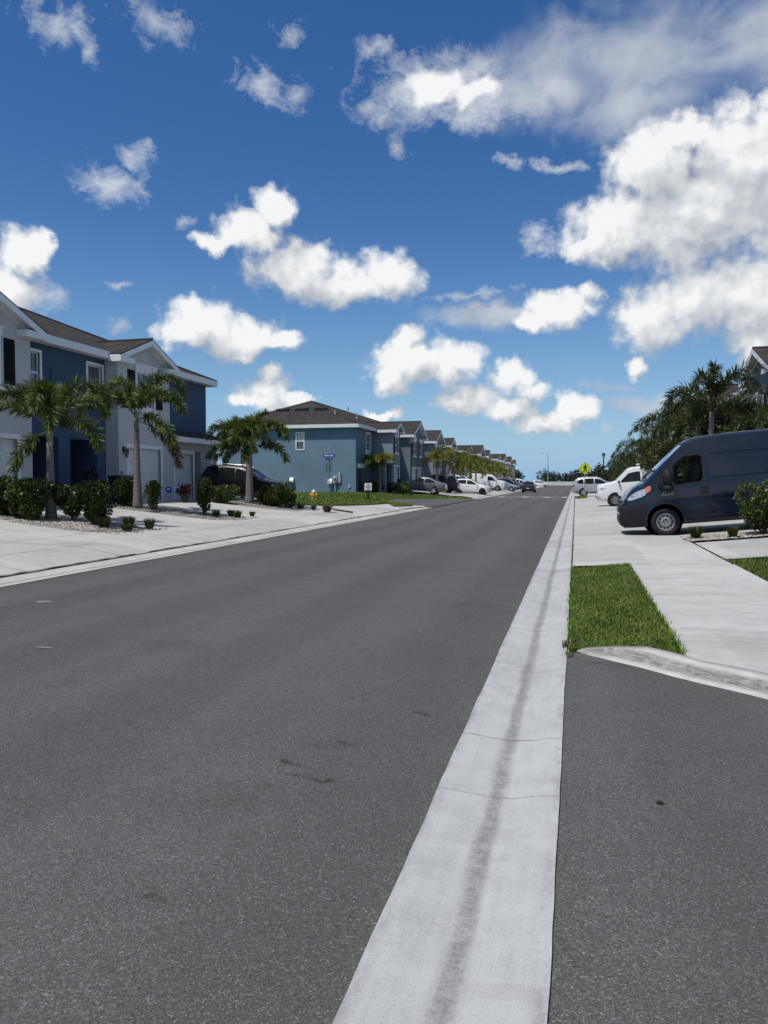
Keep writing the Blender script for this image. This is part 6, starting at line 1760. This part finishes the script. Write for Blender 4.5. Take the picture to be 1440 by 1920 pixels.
# far wood behind the end wall
rng_ = np.random.default_rng(4); Vs = []; Fs = []; Ts = []; k_ = 0
for i in range(150):
    x = rng_.uniform(-150, 170); y = rng_.uniform(300, 345); h_ = rng_.uniform(3.5, 6.5)*(1.25 if rng_.random() < .2 else 1) + (1.5 if -8 < x-4 < 22 else 0); w_ = rng_.uniform(5, 10)
    V, F, T = leaf_cloud(420, bush_shape(w_, w_, h_, i+200), 0.85, i+300)
    V = V + np.array([x, y, 0.3]); Vs.append(V); Fs.append(F+k_); Ts.append(np.clip(T+rng_.uniform(-.25, .2), 0, 1)); k_ += len(V)
o = np_mesh('far_wood', np.concatenate(Vs), np.concatenate(Fs), M_FAR, attr=np.concatenate(Ts)); tag(o, kind='stuff')

# ------------------------------------------------------------------ street furniture and small things
# hydrant
hx_, hy_ = -13.86, 38.6
root = empty('fire_hydrant', (hx_, hy_, gz(hx_)+0.03), 0, 'yellow fire hydrant on the corner lawn', 'fire hydrant')
M_HYD = plain('hydrant_yellow', (0.72, 0.40, 0.06), 0.5)
m_ = MB(); m_.lathe([(0.15, 0), (0.15, 0.04), (0.105, 0.05), (0.10, 0.34), (0.13, 0.35), (0.13, 0.39), (0.115, 0.40)], n=18); m_.build('barrel', M_HYD, root, smooth=False)
m_ = MB(); m_.lathe([(0.125, 0.40), (0.12, 0.44), (0.085, 0.50), (0.04, 0.53), (0.035, 0.58), (0, 0.58)], n=16); m_.build('bonnet', plain('hydrant_pale', (0.66, 0.58, 0.42), 0.5), root)
for s in (-1, 1):
    m_ = MB(); m_.lathe([(0.05, s*0.09), (0.05, s*0.15), (0.065, s*0.15), (0.065, s*0.20), (0.02, s*0.21), (0.02, s*0.24)], (0, 0, 0.28), 'x', 12); m_.build('outlet', M_HYD, root)
m_ = MB(); m_.lathe([(0.065, -0.09), (0.065, -0.15), (0.085, -0.15), (0.085, -0.2), (0.02, -0.21), (0.02, -0.24)], (0, 0, 0.25), 'y', 12); m_.build('outlet', M_HYD, root)

# street name post
M_SIGNBLUE = plain('sign_blue', (0.02, 0.05, 0.42), 0.4)
sx_, sy_ = -13.68, 40.7
root = empty('street_name_sign', (sx_, sy_, gz(sx_)+0.02), 0, 'crossed blue street name blades on a grey post by the hydrant', 'street sign')
m_ = MB(); m_.tube([(0, 0, -0.1), (0, 0, 2.62)], 0.035, 8); m_.build('post', plain('sign_post_grey', (0.13, 0.19, 0.21), 0.6), root)
def blade(L, z, rz, h):
    m = MB(); c, s_ = math.cos(rz), math.sin(rz); t_ = 0.012
    q = [(-L/2, -h/2), (L/2, -h/2), (L/2, h/2), (-L/2, h/2)]
    m.prism([(u*c - t_*s_, u*s_ + t_*c, z+v) for u, v in q], (2*t_*s_, -2*t_*c, 0))
    b = m.build('name_blade', M_SIGNBLUE, root)
    for k in (-1, 1):      # the lettering is too far off to read: pale strokes
        g = MB(); rr = random.Random(int(z*10)); y_ = k*(t_+0.003); top_ = []; bot_ = []
        n_ = 40; x0_, x1_ = -L/2+0.09, L/2-0.11       # one ragged ribbon of letters run together
        for i in range(n_):
            x = x0_+(x1_-x0_)*i/(n_-1); hh = h*(rr.uniform(.16, .30) if i % 4 < 3 else 0.06)
            top_.append((x, hh)); bot_.append((x, -h*(.22 if i % 4 < 3 else .05)))
        g.prism([(u*c + y_*s_, u*s_ - y_*c, z+v) for u, v in bot_ + top_[::-1]], (0.001*s_*k, -0.001*c*k, 0))
        g.build('lettering', M_WHITE, b)
blade(0.72, 2.50, 0.12, 0.16); blade(0.60, 2.31, 1.25, 0.16)
M_SIGNBACK = plain('sign_back', (0.10, 0.13, 0.14), 0.6)
for dx_ in (-0.11, 0.11):
    m_ = MB(); m_.box(dx_-0.055, dx_+0.055, -0.06, -0.045, 1.55, 2.08); m_.build('side_plate', M_SIGNBACK, root)

# white notice board on a black post
bx_, by_ = -13.0, 46.6
root = empty('notice_board', (bx_, by_, gz(bx_)+0.02), 0.2, 'small white notice board on a black post in the corner lawn', 'sign')
m_ = MB(); m_.box(-0.07, 0.07, -0.05, 0.05, -0.1, 0.52); m_.build('post', M_BLACK, root)
m_ = MB(); m_.box(-0.24, 0.24, -0.05, -0.02, 0.48, 0.98); m_.build('board', M_WHITE, root, bevel=0.006)
m_ = MB(); m_.box(-0.05, 0.05, -0.056, -0.051, 0.80, 0.88); m_.prism([(-0.17, -0.051, 0.76), (-0.14, -0.051, 0.78), (0, -0.051, 0.68), (0.14, -0.051, 0.78), (0.17, -0.051, 0.76), (0, -0.051, 0.61)], (0, -0.005, 0)); m_.build('emblem', M_BLACK, root)
m_ = MB(); m_.box(-0.20, 0.20, -0.055, -0.051, 0.51, 0.55); m_.build('lettering', M_SIGNBACK, root)

# lamp posts
def lamp_post(X, Y, h, label):
    r_ = empty('street_lamp', (X, Y, gz(X)), 0, label, 'street lamp', 'black street lamps')
    m = MB(); m.lathe([(0.17, -0.05), (0.17, 0.08), (0.12, 0.14), (0.11, 0.7), (0.085, 0.78), (0.07, 1.0), (0.06, h-0.55), (0.085, h-0.53), (0.05, h-0.47)], n=14); m.build('post', M_BLACK, r_)
    m = MB(); m.lathe([(0.06, h-0.47), (0.13, h-0.42), (0.19, h-0.12), (0.0, h-0.12)], n=12); m.build('lantern', plain('lantern_glass', (0.30, 0.31, 0.30), 0.3), r_)
    m = MB(); m.lathe([(0.24, h-0.12), (0.22, h-0.07), (0.09, h+0.03), (0.03, h+0.06), (0.02, h+0.15), (0, h+0.15)], n=14); m.build('cap', M_BLACK, r_)
    return r_
lamp_post(-13.5, 62.0, 4.75, 'black street lamp in front of the parked grey sedan')
lamp_post(-11.5, 141, 4.7, 'black street lamp far up the left side among parked cars')
lamp_post(3.05, 88, 4.5, 'black street lamp on the right, left of the tall hedge')
# tall highway mast
hp_ = (-9.2, 262.0)
root = empty('light_mast', (hp_[0], hp_[1], 0), 0, 'tall thin grey light mast rising beyond the end of the road', 'light mast')
m_ = MB(); m_.tube([(0, 0, 0), (0, 0, 10.5)], [0.16, 0.09], 8); m_.build('pole', plain('mast_grey', (0.22, 0.25, 0.28), 0.5), root)
m_ = MB(); m_.tube([(0, 0, 10.4), (-0.9, 0, 10.9), (-1.9, 0, 11.0)], 0.06, 6); m_.build('arm', M_GALV, root)
m_ = MB(); m_.ball((-2.1, 0, 10.95), 0.35, 8, 6, (1.1, .5, .4)); m_.build('lamp_head', M_GALV, root)

# crossing sign
M_FYG = plain('fluorescent_yellow', (0.55, 0.68, 0.03), 0.35, var=0.05)
cx_, cy_ = 0.86, 71.5
root = empty('crossing_sign', (cx_, cy_, gz(cx_)+0.03), R(2), 'yellow green diamond pedestrian crossing sign on a grey post', 'road sign')
m_ = MB(); m_.box(-0.03, 0.03, -0.03, 0.03, -0.1, 3.15); m_.build('post', M_GALV, root)
zc_ = 2.62; hw_ = 0.62
def diamond(r_, y0, y1):
    m = MB(); m.prism([(0, y0, zc_-r_), (r_, y0, zc_), (0, y0, zc_+r_), (-r_, y0, zc_)], (0, y1-y0, 0)); return m
d_o = diamond(hw_, -0.055, -0.04).build('diamond_panel', M_FYG, root)
m_ = MB()
for a, b in (((0, -1), (1, 0)), ((1, 0), (0, 1)), ((0, 1), (-1, 0)), ((-1, 0), (0, -1))):
    p0, p1 = [(q[0]*(hw_-0.05), zc_+q[1]*(hw_-0.05)) for q in (a, b)]
    q0, q1 = [(q[0]*(hw_-0.075), zc_+q[1]*(hw_-0.075)) for q in (a, b)]
    m_.prism([(p0[0], -0.058, p0[1]), (p1[0], -0.058, p1[1]), (q1[0], -0.058, q1[1]), (q0[0], -0.058, q0[1])], (0, 0.002, 0))
m_.build('border', M_BLACK, d_o)
m_ = MB(); y_ = -0.0575       # the walking figure
def strip(pts, w_):
    for (a, b), (w0, w1) in zip(zip(pts, pts[1:]), zip(w_, w_[1:])):
        d = Vector((b[0]-a[0], b[1]-a[1])); n_ = Vector((-d.y, d.x)).normalized()
        m_.prism([(a[0]+n_.x*w0, y_, zc_+a[1]+n_.y*w0), (b[0]+n_.x*w1, y_, zc_+b[1]+n_.y*w1), (b[0]-n_.x*w1, y_, zc_+b[1]-n_.y*w1), (a[0]-n_.x*w0, y_, zc_+a[1]-n_.y*w0)], (0, -0.004, 0))
m_.prism([(0.02+0.068*math.cos(a), y_, zc_+0.30+0.068*math.sin(a)) for a in np.linspace(0, 5.9, 14)], (0, -0.004, 0))
strip([(0.01, 0.22), (-0.01, -0.03)], (0.085, 0.07))
strip([(-0.02, -0.02), (0.09, -0.17), (0.08, -0.36)], (0.05, 0.042, 0.035)); strip([(-0.02, -0.02), (-0.07, -0.2), (-0.19, -0.34)], (0.05, 0.042, 0.035))
strip([(0.03, 0.2), (0.14, 0.05), (0.21, 0.04)], (0.036, 0.03, 0.024)); strip([(0.0, 0.2), (-0.13, 0.08), (-0.17, -0.03)], (0.036, 0.03, 0.024))
m_.build('walking_figure', M_BLACK, d_o)

# security signs, bins, box
def yard_sign(X, Y, label):
    r_ = empty('yard_sign', (X, Y, gz(X)+0.02), R(20), label, 'yard sign', 'round blue security signs')
    m = MB(); m.tube([(0, 0, -0.1), (0, 0, 0.42)], 0.012, 6); m.build('stake', M_GALV, r_)
    m = MB(); m.prism([(0.145*math.cos(a), -0.012, 0.50+0.145*math.sin(a)) for a in np.linspace(0.39, 6.67, 9)[:-1]], (0, 0.02, 0)); b = m.build('sign_face', M_SIGNBLUE, r_)
    m = MB(); m.prism([(0.12*u, -0.0125, 0.50+0.12*v) for u, v in ((-.6, -.2), (-.1, .1), (.1, -.15), (.65, .3), (.4, .55), (-.2, .4), (-.65, .2))], (0, -0.004, 0)); m.build('emblem', M_WHITE, b)
yard_sign(-17.0, 22.1, 'blue security sign in the dark entry right of the leftmost palm trunk')
yard_sign(-16.7, 28.4, 'blue security sign against the grey wall between the two garage doors')
def bin_(X, Y, rz, label):
    r_ = empty('wheelie_bin', (X, Y, gz(X)+0.03), rz, label, 'bin', 'wheelie bins')
    m = MB(); v = [(-.27, -.30, .08), (.27, -.30, .08), (.27, .30, .08), (-.27, .30, .08), (-.34, -.38, 1.0), (.34, -.38, 1.0), (.34, .40, 1.0), (-.34, .40, 1.0)]
    m.add(v, [(0,3,2,1), (4,5,6,7), (0,1,5,4), (1,2,6,5), (2,3,7,6), (3,0,4,7)]); m.build('body', M_PLASTIC, r_, bevel=0.03)
    m = MB(); m.prism([(-.36, -.41, 1.005), (-.36, .42, 1.005), (-.36, .42, 1.06), (-.36, 0, 1.10), (-.36, -.41, 1.05)], (.72, 0, 0)); m.build('lid', M_PLASTIC, r_, bevel=0.015)
    m = MB(); m.tube([(-.28, .46, 1.0), (.28, .46, 1.0)], 0.02, 6); m.build('handle', M_PLASTIC, r_)
    for s in (-1, 1): m = MB(); m.lathe([(0.13, s*.26), (0.13, s*.32), (0.03, s*.33)], (0, .30, .13), 'x', 14); m.build('wheel', M_RUBBER, r_)
bin_(-16.2, 24.35, R(95), 'black wheelie bin half hidden behind the narrow shrub and the palm trunk')
bin_(-15.5, 64.9, R(90), 'black wheelie bin by the nose of the grey sedan')
root = empty('storage_box', (-17.2, 22.7, gz(-17.2)+0.01), 0, 'dark low box with a pale lid in the entry of the blue house', 'storage box')
m_ = MB(); m_.box(-.25, .25, -.4, .4, 0, .42); m_.build('body', plain('box_navy', (0.02, 0.03, 0.05), 0.6), root, bevel=0.02)
m_ = MB(); m_.box(-.28, .28, -.43, .43, .425, .50); m_.build('lid', plain('box_lid', (0.42, 0.46, 0.44), 0.6), root, bevel=0.015)
# a dropped plank, a scrap of litter
m_ = MB((-9.87, 31.25, gz(-9.87))); m_.box(-10.35, -9.40, 31.17, 31.32, gz(-9.87)+0.028, gz(-9.87)+0.085)
o = m_.build('plank', plain('dark_plank', (0.05, 0.045, 0.04), 0.9), None, bevel=0.006); o.location = (-9.87, 31.25, gz(-9.87)); o.rotation_euler = (0, R(7), R(-8)); tag(o, 'short dark plank lying on the concrete beside the dried clump', 'plank')
lx_, ly_ = [(0.4, 3.71)][0]
rng_ = np.random.default_rng(3); V = []; F = []
for i in range(3):
    a = i*1.9; c, s_ = math.cos(a), math.sin(a); n0 = len(V)
    for u, v, z in ((-.02, 0, .004), (0, .010, .010), (.024, 0, .014), (0, -.010, .008)): V.append((u*c - v*s_ + .008*i, u*s_ + v*c, z))
    F.append((n0, n0+1, n0+2, n0+3))
o = np_mesh('fallen_leaf', V, F, plain('dead_leaf', (0.02, 0.018, 0.016), 0.8)); o.location = (lx_, ly_, 0.016); tag(o, 'curled dark dead leaf on the asphalt at lower right', 'leaf')

# long white wall across the end of the road, with a dark base line
root = empty('boundary_wall', (-4, 224, 0), 0, 'long low white wall closing the far end of the road', 'wall')
m_ = MB(); m_.box(-120, 120, -0.15, 0.15, 0.25, 1.38); m_.build('wall_panel', M_WALLW, root)
m_ = MB(); m_.box(-120, 120, -0.2, 0.2, 1.381, 1.46); m_.build('coping', M_WALLW, root)
m_ = MB(); m_.box(-120, 120, -0.18, 0.18, -0.3, 0.249); m_.build('base_course', plain('wall_base', (0.16, 0.16, 0.15), 0.8), root)
for i in range(6):
    x, y = (-9.6-0.8*i*(1+.1*i), 215+i*0.8)
    shrub(x, y, 3.2, 2.5, 0.9, 'low brown bush at the far left corner of the road end', 150+i, 500, 0.3, M_DRY, 'low_bush', 'bush', 'low brown bushes at the road end')
